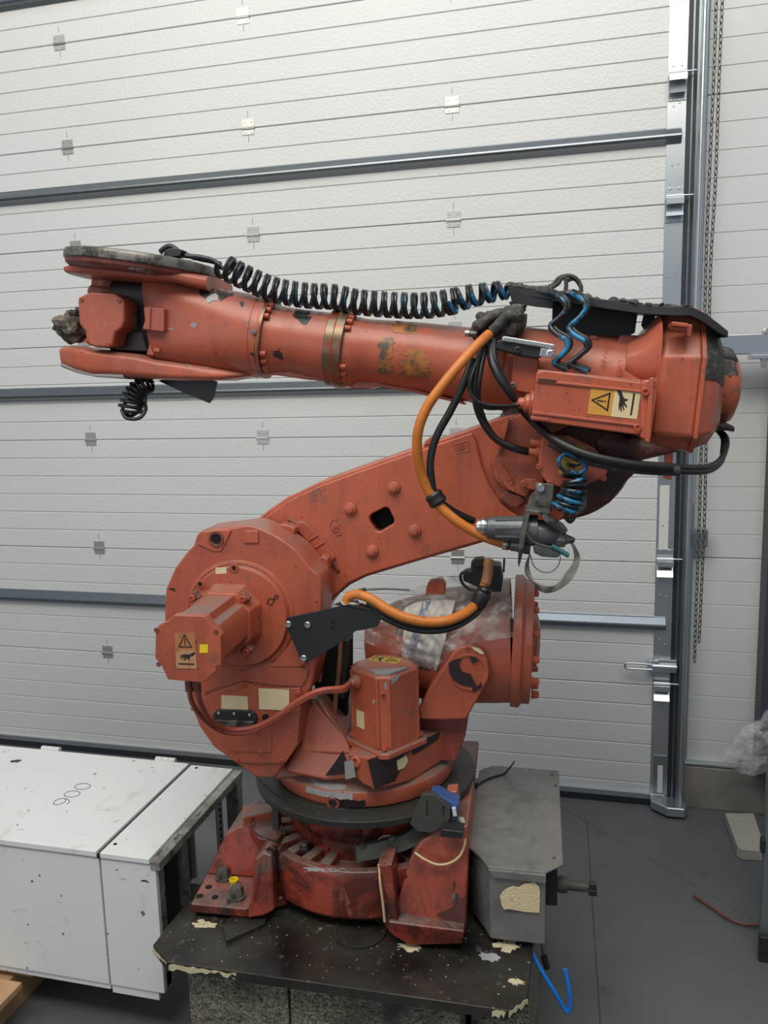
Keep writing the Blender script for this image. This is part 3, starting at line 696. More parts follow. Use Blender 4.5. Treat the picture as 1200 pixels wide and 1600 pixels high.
from mathutils.bvhtree import BVHTree
def patch_on(obj, pxs, mat, name='bare_patch', lift=.0007, jag=0, parent=None, smooth=False, cell=5):
    """thin flake following the surface of obj inside a traced outline"""
    bvh = BVHTree.FromPolygons([v.co for v in obj.data.vertices], [p_.vertices for p_ in obj.data.polygons])
    rn = random.Random(int(pxs[0][0]*7+pxs[0][1])); P2 = []
    for i, a in enumerate(pxs):
        b = pxs[(i+1) % len(pxs)]; n_ = max(1, int(math.hypot(b[0]-a[0], b[1]-a[1])/cell))
        for k in range(n_): P2.append((a[0]+(b[0]-a[0])*k/n_+rn.uniform(-jag, jag), a[1]+(b[1]-a[1])*k/n_+rn.uniform(-jag, jag)))
    bm = bmesh.new(); vs = [bm.verts.new((a, b, 0)) for a, b in P2]; bm.faces.new(vs)
    bmesh.ops.triangulate(bm, faces=bm.faces); 
    for _ in range(3):
        es = [e for e in bm.edges if e.calc_length() > cell*1.6]
        if not es: break
        bmesh.ops.subdivide_edges(bm, edges=es, cuts=1); bmesh.ops.triangulate(bm, faces=bm.faces)
    o0 = toL(CP); bad = []
    for v_ in bm.verts:
        d = ray(v_.co.x, v_.co.y); d = V((d.dot(ex), d.dot(ey), d.z)).normalized(); h = bvh.ray_cast(o0, d)
        if h[0] is None: bad.append(v_); continue
        n_ = h[1] if h[1].dot(d) < 0 else -h[1]; v_.co = h[0]+n_*lift
    bmesh.ops.delete(bm, geom=bad, context='VERTS')
    return finish(name, bm, mat, parent or obj, 0, smooth=True)
# ================================================================= BASE
base = rb
bm = bmesh.new()
# outer drum wall with raised rim, inner deck and neck
lathe(bm, (0, 0, 0), (0, 0, 1), [(.012, .335), (.03, .352), (.155, .350), (.17, .342), (.17, .318), (.145, .300), (.145, .255), (.20, .245), (.235, .262), (.30, .262), (.30, .05)], 72)
base = part('base_casting', bm, 'orange_paint_oily', .004)
# radial ribs on deck
bm = bmesh.new(); box(bm, (.283, 0, .152), (.075, .034, .035)); rib0 = part('deck_rib', bm, 'orange_paint_grimy', .004, base)
for k in range(0, 22):
    t = 150+k*12.0
    if 262 < t < 296: continue
    o = rib0 if k == 0 else rib0.copy()
    if k: COL.objects.link(o)
    o.rotation_euler = (0, 0, math.radians(t))
# two clamp blocks on the deck in front
for px, py in ((477, 1330), (522, 1328)):
    c = G(px, py, .16); b_ = px_box('clamp_block', (c.x, c.y, .165), (.03, .04, .03), 'dark_primer_and_shade', base, bev=.004)
    bolt(base, (c.x, c.y-.004, .18), (0, 0, 1), .009, .010, 'worn_metal')
# feet
def foot(name, top, zt, zb, mat='orange_paint_oily'):
    bm = bmesh.new(); extrude_poly(bm, [V((q.x, q.y, zt)) for q in top], (0, 0, zb-zt)); return part(name, bm, mat, .006, base)
F1 = [G(297, 1412, .03), G(322, 1366, .03), G(345, 1340, .03), G(440, 1350, .03), G(450, 1400, .03), G(420, 1408, .03), G(384, 1420, .03)]
foot('base_foot', F1, .03, 0)
F2 = [G(600, 1430, .03), G(596, 1380, .03), G(640, 1290, .03), G(738, 1290, .03), G(729, 1443, .03), G(718, 1450, .03), G(628, 1447, .03)]
foot('base_foot', F2, .03, 0)
# left sloped web of casting: wall rising from foot to the drum
bm = bmesh.new()
wa = [G(325, 1372, .03), L(329, 1357, -.17), L(340, 1330, -.15), L(356, 1300, -.12), L(377, 1287, -.10), L(380, 1262, -.08)]
wallp = [V((-.475, -.17, .03)), V((-.30, -.14, .03)), V((-.27, -.12, .20)), V((-.33, -.10, .215)), V((-.415, -.13, .15))]
p0 = [L(322, 1366, -.20), L(333, 1345, -.19), L(352, 1303, -.17), L(377, 1289, -.15), L(400, 1300, -.15), L(420, 1365, -.19), L(400, 1372, -.20)]
extrude_poly(bm, p0, (0, .17, 0)); part('side_web', bm, 'orange_paint_oily', .007, base)
# front buttress: block edge running from drum rim down to the foot
bm = bmesh.new()
extrude_poly(bm, [L(397, 1343, -.31), L(412, 1330, -.30), L(424, 1337, -.31), L(428, 1424, -.345), L(412, 1432, -.355), L(386, 1436, -.36), L(388, 1415, -.36), L(393, 1395, -.35)], (0, .13, 0)); part('buttress', bm, 'orange_paint_oily', .008, base)
# left deck box and upper flange block
bm = bmesh.new(); c = G(415, 1268, .19); extrude_poly(bm, [G(379, 1256, .20), G(424, 1255, .20), G(428, 1268, .20), G(379, 1277, .20)], (0, 0, -.05)); part('deck_block', bm, 'orange_paint_dusty', .006, base)
bm = bmesh.new(); extrude_poly(bm, [G(383, 1283, .175), G(432, 1270, .175), G(448, 1300, .175), G(440, 1312, .175), G(404, 1310, .175)], (0, 0, -.04)); part('deck_block', bm, 'orange_paint_oily', .006, base)
tube('thin_lead', [G(*q, .19) for q in ((428, 1270), (400, 1275), (392, 1290), (404, 1305), (430, 1313), (440, 1308))], .0022, 'black_rubber', base)
# right body of base toward the connector box
bm = bmesh.new(); extrude_poly(bm, [L(640, 1345, -.33), L(612, 1440, -.36), L(640, 1450, -.37), L(727, 1447, -.37), L(733, 1330, -.30), L(731, 1290, -.28), L(690, 1290, -.28), L(655, 1318, -.30)], (0, .30, 0)); part('side_web', bm, 'orange_paint_oily', .008, base)
bm = bmesh.new(); extrude_poly(bm, [L(668, 1290, .0), L(668, 1225, .0), L(698, 1213, .0), L(741, 1215, .0), L(733, 1300, .0)], (0, .28, 0)); part('rear_block', bm, 'orange_paint_grimy', .008, base)
bm = bmesh.new(); extrude_poly(bm, [L(697, 1238, -.235), L(714, 1236, -.235), L(716, 1262, -.235), L(700, 1262, -.235)], (0, .05, 0)); part('lug', bm, 'orange_paint_clean', .004, base)
bm = bmesh.new(); extrude_poly(bm, [L(690, 1296, -.345), L(725, 1300, -.345), L(722, 1311, -.345), L(688, 1308, -.345)], (0, .05, 0)); part('cable_clamp', bm, 'black_coated_metal', .003, base)
webr = base.children[-1] if False else [o for o in base.children if o.name.startswith('side_web')][-1]
webr.data.materials[0] = MATS['orange_paint_stained']
simple('oil_stain', (.07, .018, .013), .22, var=.5, nscale=25)
for pxs, mt, jg in (([(645, 1338), (672, 1336), (668, 1352), (676, 1366), (662, 1372), (658, 1400), (640, 1404), (634, 1425), (620, 1436), (616, 1424), (632, 1380)], 'oil_stain', 3),
                    ([(690, 1338), (700, 1334), (702, 1360), (712, 1380), (706, 1400), (694, 1390), (690, 1366)], 'oil_stain', 3),
                    ([(712, 1405), (728, 1400), (728, 1440), (700, 1442), (680, 1430), (690, 1420)], 'oil_stain', 3),
                    ([(678, 1398), (694, 1390), (712, 1394), (718, 1412), (704, 1420), (688, 1422), (680, 1410)], 'worn_metal', 3),
                    ([(672, 1322), (688, 1316), (694, 1326), (676, 1328)], 'grey_primer', 1)):
    patch_on(webr, pxs, mt, 'oil_stain' if mt == 'oil_stain' else 'bare_patch', jag=jg, parent=base)
# vertical corner buttress (front right)
bm = bmesh.new(); extrude_poly(bm, [L(588, 1352, -.365), L(612, 1350, -.375), L(622, 1440, -.39), L(612, 1462, -.395), L(596, 1440, -.385)], (0, .1, 0)); part('buttress', bm, 'orange_paint_oily', .006, base)
bm = bmesh.new(); extrude_poly(bm, [L(606, 1440, -.40), L(726, 1455, -.40), L(722, 1476, -.40), L(640, 1478, -.40), L(612, 1462, -.40)], (0, .08, 0)); part('base_foot', bm, 'orange_paint_oily', .006, base)
# big foot bolts
for px, py, r, h in ((349, 1372, .020, .026), (370, 1402, .021, .028), (642, 1425, .022, .024)):
    bolt(base, G(px, py, .03), (0, 0, 1), r, h, 'worn_metal', 'hex_bolt')
for px, py in ((312, 1400), (336, 1402), (326, 1386), (706, 1440)):
    c = G(px, py, .0305); bm = bmesh.new(); lathe(bm, c, (0, 0, 1), [(0, .0105), (.001, .0105)], 16); part('bolt_hole', bm, 'black_void', 0, base)
bm = bmesh.new(); c = G(374, 1364, .032); box(bm, c+V((0, .01, .0)), (.05, .03, .004)); part('washer_plate', bm, 'silver_chips', .001, base)
# ---------------------------------------------------------------- turntable ring (dark cam ring)
bm = bmesh.new()
lathe(bm, (0, 0, 0), (0, 0, 1), [(.308, .335), (.308, .352), (.330, .355), (.333, .345), (.334, .25), (.312, .25)], 96)
simple('dark_ring_metal', (.035, .035, .031), .5, .2, var=.4, nscale=60, dirt=(.11, .10, .085), dthr=(.6, .7), dscale=60)
ring = part('cam_ring', bm, 'dark_ring_metal', .002)
bm = bmesh.new(); extrude_poly(bm, [G(*q, .311) for q in ((404, 1228), (430, 1252), (470, 1268), (522, 1278), (540, 1277), (540, 1268), (480, 1257), (440, 1240), (420, 1222))], (0, 0, .026)); 
part('ring_segment', bm, 'dark_ring_metal', .002, ring)
bm = bmesh.new(); lathe(bm, (0, 0, 0), (0, 0, 1), [(.225, .246), (.31, .27), (.33, .27)], 64); part('neck_casting', bm, 'orange_paint_oily', 0, ring)
bm = bmesh.new(); c = G(432, 1270, .24); box(bm, (c.x, c.y, .25), (.022, .03, .12)); part('stop_block', bm, 'dusty_green_metal', .003, ring)
# ================================================================= TURRET
bm = bmesh.new()
lathe(bm, (0, 0, 0), (0, 0, 1), [(.334, .20), (.334, .262), (.338, .285), (.365, .292), (.385, .288), (.395, .27), (.41, .235), (.50, .17), (.52, .12)], 80)
tur = part('turret', bm, 'orange_paint_dusty', .003)
# central tower rising to the cheek
p0 = [L(428, 1222, -.22), L(440, 1150, -.20), L(474, 1096, -.16), L(500, 1090, -.15), L(541, 1153, -.20), L(560, 1196, -.24), L(520, 1206, -.25)]
bm = bmesh.new(); extrude_poly(bm, p0, (0, .34, 0)); part('tower_casting', bm, 'orange_paint_dusty', .014, tur, seg=3)
# sloped front fairing between cheek and motor
bm = bmesh.new()
top = [L(470, 1106, -.19), L(486, 1097, -.19), L(536, 1148, -.19), L(531, 1160, -.19)]
bot = [L(445, 1192, -.275), L(462, 1170, -.255), L(548, 1182, -.285), L(553, 1228, -.30)]
a = [bm.verts.new(q) for q in (L(492, 1093, -.18), L(538, 1150, -.20), L(555, 1180, -.255), L(468, 1176, -.245), L(472, 1112, -.20))]
b = [bm.verts.new(q) for q in (L(492, 1093, .0), L(538, 1150, .0), L(555, 1180, .0), L(468, 1176, .0), L(472, 1112, .0))]
bm.faces.new(a); bm.faces.new(b[::-1])
for i in range(5): bm.faces.new((a[i], a[(i+1) % 5], b[(i+1) % 5], b[i]))
part('front_fairing', bm, 'orange_paint', .012, tur, seg=3)
bm = bmesh.new()
lo = [L(440, 1208, -.27), L(510, 1222, -.285), L(576, 1216, -.285), L(566, 1176, -.25), L(522, 1170, -.235), L(466, 1160, -.23)]
extrude_poly(bm, lo, (0, .2, 0)); part('front_fairing', bm, 'orange_paint_dusty', .015, tur, seg=3)
# bare primer patch on rim + plug
def patch(parent, pxs, y, mat, name='bare_patch', th=-.0009): return decal(parent, PX(pxs, y), (0, th, 0), mat, name)
def rim_patch(zs0, zs1, d0, d1, r0, r1, mat, name, wob=.006, n=26):
    bm = bmesh.new(); top, bot = [], []
    for i in range(n+1):
        t = math.radians(d0+(d1-d0)*i/n); za = zs0+random.uniform(-wob, wob)*(0 if i in (0,) else 1); zb_ = zs1+random.uniform(-wob, wob)*.5
        top.append((V((math.cos(t)*r0, math.sin(t)*r0, zb_)), V((math.cos(t)*(r0+.0015), math.sin(t)*(r0+.0015), zb_))))
        bot.append((V((math.cos(t)*r1, math.sin(t)*r1, za)), V((math.cos(t)*(r1+.0015), math.sin(t)*(r1+.0015), za))))
    rings(bm, [[bot[i][0], bot[i][1], top[i][1], top[i][0]] for i in range(n+1)]); return part(name, bm, mat, 0, tur)
rim_patch(.338, .364, 264, 281, .2925, .286, 'dark_primer_and_shade', 'bare_patch')
rim_patch(.367, .383, 244, 274, .2885, .292, 'grey_primer', 'bare_patch', .003)
c = V((math.cos(math.radians(262))*.283, math.sin(math.radians(262))*.283, .350)); dv = V((math.cos(math.radians(262)), math.sin(math.radians(262)), 0))
bm = bmesh.new(); lathe(bm, c, dv, [(0, .021), (.010, .021), (.010, .013), (.003, .012)], 24); part('grease_plug', bm, 'orange_paint_grimy', .001, tur)
bm = bmesh.new(); lathe(bm, c, dv, [(0, .011), (.011, .011), (.011, .006), (.006, .005)], 18); part('plug_insert', bm, 'black_coated_metal', .001, tur)
# motor platform
zt = .508
pp = [G(552, 1160, zt), G(574, 1187, zt), G(640, 1165, zt), G(692, 1141, zt), G(718, 1124, zt), G(690, 1105, zt), G(560, 1110, zt)]
bm = bmesh.new(); ptop = [V((q.x, q.y, zt)) for q in pp]
lower = [L(558, 1215, pp[0].y), L(584, 1235, pp[1].y), L(640, 1222, pp[2].y), L(690, 1190, pp[3].y), L(716, 1160, pp[4].y)]
lower += [V((pp[5].x, pp[5].y, lower[4].z)), V((pp[6].x, pp[6].y, lower[4].z))]
rings(bm, [ptop, lower]); plat = part('motor_platform', bm, 'orange_paint_dusty', .006, tur)
# dark primer patch on platform front faces (follows the face plane)
def face_patch(A, B, C, D, uvs, mat, lift, parent, name='bare_patch'):
    """quad face A(top-left) B(top-right) C(bottom-right) D(bottom-left); uvs in it"""
    nrm = (B-A).cross(D-A).normalized(); nrm = nrm if nrm.y < 0 else -nrm
    pts = []
    for u, v in uvs: pts.append(A.lerp(B, u).lerp(D.lerp(C, u), v)+nrm*lift*.4)
    bm = bmesh.new(); extrude_poly(bm, pts, nrm*lift*.6); return part(name, bm, mat, 0, parent, smooth=False)
face_patch(ptop[1], ptop[2], lower[2], lower[1], [(0, 0), (.5, .0), (1, .0), (1, .16), (.85, .2), (.8, .32), (.72, .42), (.78, .55), (.66, .7), (.6, .86), (.3, .9), (.02, .98)], 'dark_primer_and_shade', .002, tur)
face_patch(ptop[2], ptop[3], lower[3], lower[2], [(0, 0), (.9, .0), (.85, .2), (.4, .28), (.1, .3)], 'dark_primer_and_shade', .002, tur)
face_patch(ptop[1], ptop[2], lower[2], lower[1], [(.66, .3), (.9, .22), (.95, .4), (.85, .55), (.68, .58)], 'cream_label', .003, tur, 'paper_remnant')
patch(tur, [(524, 1190), (536, 1172), (541, 1186), (546, 1204), (530, 1210), (508, 1212)], -.2862, 'dark_primer_and_shade')
patch(tur, [(538, 1190), (552, 1188), (556, 1214), (540, 1218)], -.3032, 'grey_primer')
bolt(tur, L(557, 1189, -.29), (-.3, -1, .2), .017, .010, 'orange_paint')
bm = bmesh.new(); extrude_poly(bm, [L(543, 1178, -.283), L(573, 1184, -.312), L(582, 1232, -.316), L(568, 1226, -.30), L(556, 1214, -.29)], (0, .06, 0)); part('platform_cheek', bm, 'orange_paint', .005, tur)
bm = bmesh.new(); extrude_poly(bm, [L(680, 1135, -.02), L(712, 1120, -.02), L(708, 1186, -.02), L(690, 1184, -.02)], (0, .12, 0)); part('lug', bm, 'orange_paint_dusty', .006, tur)

# ================================================================= AXIS 1 MOTOR (vertical box)
def vmotor():
    c = V((.105, -.185)); h0, h1 = .505, .745
    ang = math.radians(-38); hw = .083; ch = .030
    def plan(hw, ch, z): 
        pts = []
        for sx, sy in ((1, 1), (-1, 1), (-1, -1), (1, -1)):
            a = V((sx*hw, sy*(hw-ch))); b = V((sx*(hw-ch), sy*hw)); pts += ([a, b] if sx*sy > 0 else [b, a])
        out = []
        for q in pts: out.append(V((c.x+q.x*math.cos(ang)-q.y*math.sin(ang), c.y+q.x*math.sin(ang)+q.y*math.cos(ang), z)))
        return out
    bm = bmesh.new(); rings(bm, [plan(hw, ch, h0), plan(hw, ch, h1-.012), plan(hw-.012, ch-.004, h1)])
    m = part('axis_motor', bm, 'orange_paint', .004)
    bm = bmesh.new(); rings(bm, [plan(hw+.012, ch-.012, h0-.006), plan(hw+.012, ch-.012, h0+.012)]); part('motor_flange', bm, 'orange_paint_dusty', .004, m)
    # round-edged groove columns on the chamfer facing camera
    P = plan(hw, ch, 0)
    for k in range(8):
        a, b = P[k], P[(k+1) % 8]
        if (a-b).length < .06:
            mid = (a+b)/2; d = (mid-V((c.x, c.y, 0))); d.z = 0; d = d.normalized(); e = (b-a).normalized()
            for s_ in (-.017, .017):
                bm = bmesh.new(); lathe(bm, V((mid.x, mid.y, h0+.02))+e*s_-d*.002, (0, 0, 1), [(0, .0065), (h1-h0-.035, .0065)], 12); part('corner_rib', bm, 'orange_paint', 0, m)
            bolt(m, V((mid.x, mid.y, h0+.016))+d*.006, (0, 0, 1), .008, .012)
            bolt(m, V((mid.x, mid.y, h1-.06))+d*.0, d, .006, .006, 'orange_paint_grimy')
    return m, P, c, h0, h1, ang
m1, P1, c1, h0, h1, ang1 = vmotor()
# amber sticker on top, silver wear at the edge
u1 = V((math.cos(ang1+.35), math.sin(ang1+.35), 0)); v1 = V((0, 0, 1)).cross(u1)
sticker(m1, V((c1.x, c1.y, h1))-u1*.065-v1*.015, u1, v1, .0001+.055, .10, 'dirty_yellow_label', 'dirty_yellow_label') if False else sticker(m1, V((c1.x, c1.y, h1))+v1*.055-u1*.06, -v1, u1, .05, .095, 'dirty_yellow_label', 'dirty_yellow_label')
pA_, pB_ = sorted(P1, key=lambda q: q.y)[:2]
if pA_.x > pB_.x: pA_, pB_ = pB_, pA_
bm = bmesh.new(); zz = h1-.012
extrude_poly(bm, [V((q.x, q.y, h1-.004))+V((0, 0, 0)) for q in (pA_*.97+V((c1.x, c1.y, 0))*.03+V((-.03, .035, 0)), pA_*.93+V((c1.x, c1.y, 0))*.07, pB_*.93+V((c1.x, c1.y, 0))*.07, pB_*.95+V((c1.x, c1.y, 0))*.05+V((.045, .06, 0)), V((c1.x+.01, c1.y-.048, 0)))], (0, 0, .005)); part('worn_edge', bm, 'grey_primer', 0, m1, smooth=False)
# label on the left face
lf = sorted(P1, key=lambda q: q.x)[:2]; lf = sorted(lf, key=lambda q: q.y); A_, B_ = lf[1], sorted(P1, key=lambda q: (q.x-c1.x)*.9+(q.y-c1.y)*.7)[0]
Lp = [L(550, 1110, -.235), L(561, 1112, -.25), L(562, 1139, -.25), L(551, 1134, -.235)]
# find left face plane: edge between the two vertices with smallest x*0.8+y*0.6
ed_ = min([(P1[k], P1[(k+1) % 8]) for k in range(8) if (P1[k]-P1[(k+1) % 8]).length > .06], key=lambda e: (e[0]+e[1]).x*.55+(e[0]+e[1]).y*.45)
a_, b_ = (ed_ if ed_[0].x < ed_[1].x else ed_[::-1]); nrm = (b_-a_).cross(V((0, 0, 1))).normalized()
def onface(u, z): return a_.lerp(b_, u)+V((0, 0, z))+nrm*.0005
decal(m1, [onface(.18, .565), onface(.5, .565), onface(.5, .617), onface(.18, .617)], nrm*.001, 'cream_label')
bm = bmesh.new(); q = onface(.25, .705); lathe(bm, q, nrm, [(0, .021), (.008, .021), (.014, .015), (.022, .014), (.03, .009)], 22); part('cable_gland', bm, 'orange_paint_dusty', .001, m1)
gl1 = q+nrm*.028
# ================================================================= AXIS 2 CHEEK
ck = [(257, 949), (259, 920), (273, 888), (291, 864), (302, 853), (307, 836), (316, 829), (340, 826), (368, 823), (392, 821), (427, 835), (462, 859), (486, 888), (502, 907), (502, 962),
      (498, 1022), (486, 1075), (470, 1100), (466, 1165), (444, 1195), (428, 1217), (400, 1214), (367, 1192), (334, 1168), (312, 1137), (299, 1107), (300, 1080), (278, 1052), (263, 1015), (257, 985)]
ck = ck[:6]+[(q.x, q.y) for q in catmull([(a, b, 0) for a, b in ck[6:15]], 4)][:-1]+ck[14:]
cheek = prism('axis_housing', ck, -.30, -.165, 'orange_paint', rb, .007, seg=3)
# thick lower slab and rear gear case behind it
prism('rear_gear_case', [(275, 930), (300, 868), (360, 832), (420, 845), (470, 880), (492, 930), (488, 1010), (430, 1080), (330, 1080), (285, 1010)], -.17, -.11, 'orange_paint_grimy', cheek, .01)
# recessed lifting pad with hole (upper left)
prism('lifting_pad', [(311, 849), (318, 831), (343, 828), (362, 828), (352, 850), (345, 862), (333, 862), (308, 851)], -.304, -.29, 'orange_paint_clean', cheek, .003)
c = L(338, 842, -.304); bm = bmesh.new(); lathe(bm, c, (0, -1, 0), [(0, .0225), (.004, .0225), (.004, .016), (-.006, .015)], 28); part('lifting_eye', bm, 'orange_paint_grimy', 0, cheek)
bm = bmesh.new(); lathe(bm, c, (0, -1, 0), [(0, .0135), (.001, .0135)], 24); part('hole_bore', bm, 'black_void', 0, cheek)
prism('square_pad', [(382, 829), (403, 829), (404, 849), (381, 849)], -.305, -.29, 'orange_paint_clean', cheek, .003)
# gear flange disc
c2 = L(374, 962, -.30); Rg = .150
bm = bmesh.new(); lathe(bm, V((c2.x, -.296, c2.z)), (0, -1, 0), [(0, Rg+.014), (.007, Rg+.012), (.009, Rg+.002), (.006, Rg), (.020, Rg-.006), (.020, .05)], 72); gd = part('gear_flange', bm, 'orange_paint', .0015, cheek)
yg = -.316
for px, py in ((366, 887), (313, 912)): bolt(cheek, L(px, py, yg), (0, -1, 0), .0135, .003, 'orange_bolt'); bm = bmesh.new(); lathe(bm, L(px, py, yg-.0005), (0, -1, 0), [(0, .0065), (.004, .0065)], 6); part('socket_recess', bm, 'black_void', 0, cheek)
decal(cheek, PX([(337, 887), (354, 886), (354, 896), (337, 897)], yg), (0, -.001, 0), 'cream_label')
tube('painted_squiggle', PX([(417, 943), (421, 935), (427, 936), (430, 930), (435, 932), (428, 938), (424, 945), (418, 942)], yg-.001), .0011, 'label_ink', cheek)
# moulded shelf line below the flange
prism('moulded_ledge', [(396, 1043), (420, 1036), (468, 1043), (482, 1048), (478, 1062), (470, 1073), (430, 1070), (382, 1064), (330, 1078), (318, 1084), (372, 1052)], -.306, -.29, 'orange_paint_dusty', cheek, .004)
prism('moulded_shelf', [(420, 1043), (470, 1043), (488, 1030), (492, 985), (478, 965), (460, 1000)], -.308, -.29, 'orange_paint', cheek, .004)
# lower access cover
cov = prism('access_cover', [(318, 1090), (345, 1078), (378, 1066), (386, 1066), (404, 1077), (469, 1075), (471, 1085), (465, 1163), (446, 1192), (400, 1193), (367, 1190), (335, 1165), (312, 1135), (302, 1108), (304, 1098)], -.309, -.29, 'orange_paint', cheek, .0018)
yc_ = -.3095
decal(cheek, PX([(346, 1086), (387, 1088), (388, 1111), (346, 1108)], yc_), (0, -.001, 0), 'cream_label')
decal(cheek, PX([(404, 1075), (452, 1078), (452, 1110), (405, 1108)], yc_-.001), (0, -.001, 0), 'cream_label')
prism('battery_cover', [(332, 1118), (337, 1111), (344, 1109), (390, 1111), (398, 1115), (402, 1124), (399, 1132), (391, 1136), (345, 1133), (335, 1127)], -.318, -.305, 'black_coated_metal', cheek, .003)
prism('battery_lip', [(338, 1125), (397, 1128), (394, 1138), (342, 1134)], -.324, -.312, 'worn_metal', cheek, .002)
for px, py in ((342, 1114), (366, 1115), (390, 1117)): bolt(cheek, L(px, py, -.318), (0, -1, 0), .0042, .003, 'bright_metal')
bm = bmesh.new(); lathe(bm, L(415, 1121, yc_), (0, -1, 0), [(0, .0105), (.002, .0105)], 20); part('hole_bore', bm, 'black_void', 0, cheek)
prism('small_cover', [(355, 1150), (424, 1143), (424, 1176), (357, 1174)], -.312, -.305, 'orange_paint', cheek, .001)
for px, py in ((382, 1069), (465, 1083), (302, 1107), (369, 1173), (408, 1175), (370, 1187), (441, 1188), (404, 1145), (452, 1112)): bolt(cheek, L(px, py, yc_), (0, -1, 0), .007, .004)
# ================================================================= AXIS 2 MOTOR
mf = [(243, 985), (248, 977), (263, 970), (272, 961), (321, 963), (330, 975), (345, 993), (346, 1035), (344, 1043), (334, 1052), (322, 1064), (316, 1067), (262, 1062), (252, 1040), (246, 1033), (242, 1028)]
m2 = prism('axis_motor', mf, -.60, -.575, 'orange_paint', rb, .0025)
def ctr(pxs, y): 
    ps = PX(pxs, y); return sum(ps, V())/len(ps)
cm = ctr(mf, -.60)
def around(pxs, sc): 
    return [cm+(q-cm)*sc for q in PX(pxs, -.60)]
bodyp = [(248, 983), (262, 973), (274, 963), (318, 964), (322, 978), (335, 981), (343, 996), (344, 1034), (330, 1040), (326, 1052), (316, 1064), (266, 1060), (262, 1050), (248, 1042)]
bm = bmesh.new(); extrude_poly(bm, [q+V((0, .02, 0)) for q in around(bodyp, .985)], (0, .215, 0)); part('motor_body', bm, 'orange_paint_dusty', .004, m2)
bm = bmesh.new()
rngs = [[V((cm.x+(q.x-cm.x)*s_, yv, cm.z+(q.z-cm.z)*s_)) for q in PX(mf, -.6)] for s_, yv in ((1.02, -.385), (1.03, -.345), (1.12, -.325), (1.13, -.312))]
rings(bm, rngs); part('motor_flange', bm, 'orange_paint', .004, m2)
R = .069
for sx, sz in ((1, 1), (-1, 1), (1, -1), (-1, -1)):
    bolt(m2, (cm.x+sx*.079, -.60, cm.z+sz*.045+.005), (0, -1, 0), .0065, .002, 'orange_paint_grimy')
    bm = bmesh.new(); box(bm, (cm.x+sx*.072, -.365, cm.z+sz*.074), (.028, .03, .028), Matrix.Rotation(math.radians(45), 3, 'Y')); part('screw_boss', bm, 'orange_paint_grimy', .004, m2)
    bolt(m2, (cm.x+sx*.074, -.381, cm.z+sz*.076), (0, -1, 0), .010, .006, 'orange_bolt')
sticker(m2, L(276, 1044, -.6003)+V((0, -.0003, 0)), L(311, 1044, -.6)-L(276, 1043, -.6), V((0, 0, 1)), .0545, .093, 'faded_amber_label', 'faded_label')
decal(m2, PX([(312, 1007), (325, 1007), (325, 1020), (312, 1020)], -.6003), (0, -.001, 0), 'yellow_plastic')
for px, py in ((295, 1067), (308, 1068)):
    c = L(px, py, -.57); rod('cable_gland', c+V((0, 0, .012)), c+V((0, 0, -.022)), .010, 'orange_paint_grimy', m2, 16)
# red cable loop to axis 1 motor
for dx in (0, 1):
    pts = [L(296+dx*13, 1072, -.57), L(300+dx*12, 1098-dx*3, -.53), L(320+dx*6, 1126-dx*4, -.46), L(352, 1144-dx*5, -.38), L(392, 1143-dx*5, -.345), L(430, 1124-dx*3, -.335), L(468, 1098-dx*4, -.335), L(500, 1082-dx*3, -.33), L(535, 1079-dx*4, -.30), gl1+V((0, 0, dx*.006-.003))]
    tube('motor_cable', pts, .0082 if dx else .0072, 'red_hose', rb)
rod('cable_end_collar', gl1-nrm*.002, gl1+nrm*.012, .0085, 'bright_metal', m1, 14)

# ================================================================= LOWER ARM
armA = [(393, 818), (420, 797), (447, 778), (497, 754), (547, 736), (647, 701), (733, 671), (790, 650), (860, 636), (960, 660), (990, 700), (985, 745), (960, 775), (915, 800), (870, 815), (820, 828), (750, 849), (663, 874), (573, 901), (547, 914), (523, 934), (500, 965), (430, 940), (395, 880)]
hole = [(577, 808), (581, 803), (601, 793), (607, 794), (616, 812), (615, 818), (593, 831), (587, 829), (578, 814)]
lower = prism('lower_arm', armA, -.135, .04, 'orange_paint_clean', rb, .006, holes=[hole])
faceB = [(398, 822), (424, 801), (450, 782), (499, 759), (548, 741), (648, 706), (720, 682), (738, 676), (744, 690), (752, 725), (764, 757), (780, 783), (800, 800), (830, 820), (820, 826), (750, 846), (663, 871), (573, 898), (545, 911), (520, 934), (480, 940), (430, 900)]
prism('arm_face', faceB, -.150, -.134, 'orange_paint_clean', lower, .005, holes=[hole], seg=3)
prism('hole_shade_plate', [(570, 790), (622, 790), (622, 836), (570, 836)], -.10, -.09, 'black_void', lower, 0)  # black plate added as the shade of the hollow arm behind the hole
for px, py in ((616, 762), (548, 795), (648, 829), (582, 861)):
    bm = bmesh.new(); lathe(bm, L(px, py, -.148), (0, -1, 0), [(0, .0185), (.009, .0185), (.012, .016), (.013, .011), (.019, .010), (.020, .007)], 28); part('threaded_boss', bm, 'orange_paint_clean', 0, lower)
prism('edge_lug', [(662, 697), (664, 689), (676, 680), (682, 681), (684, 690)], -.14, -.10, 'orange_paint', lower, .003)
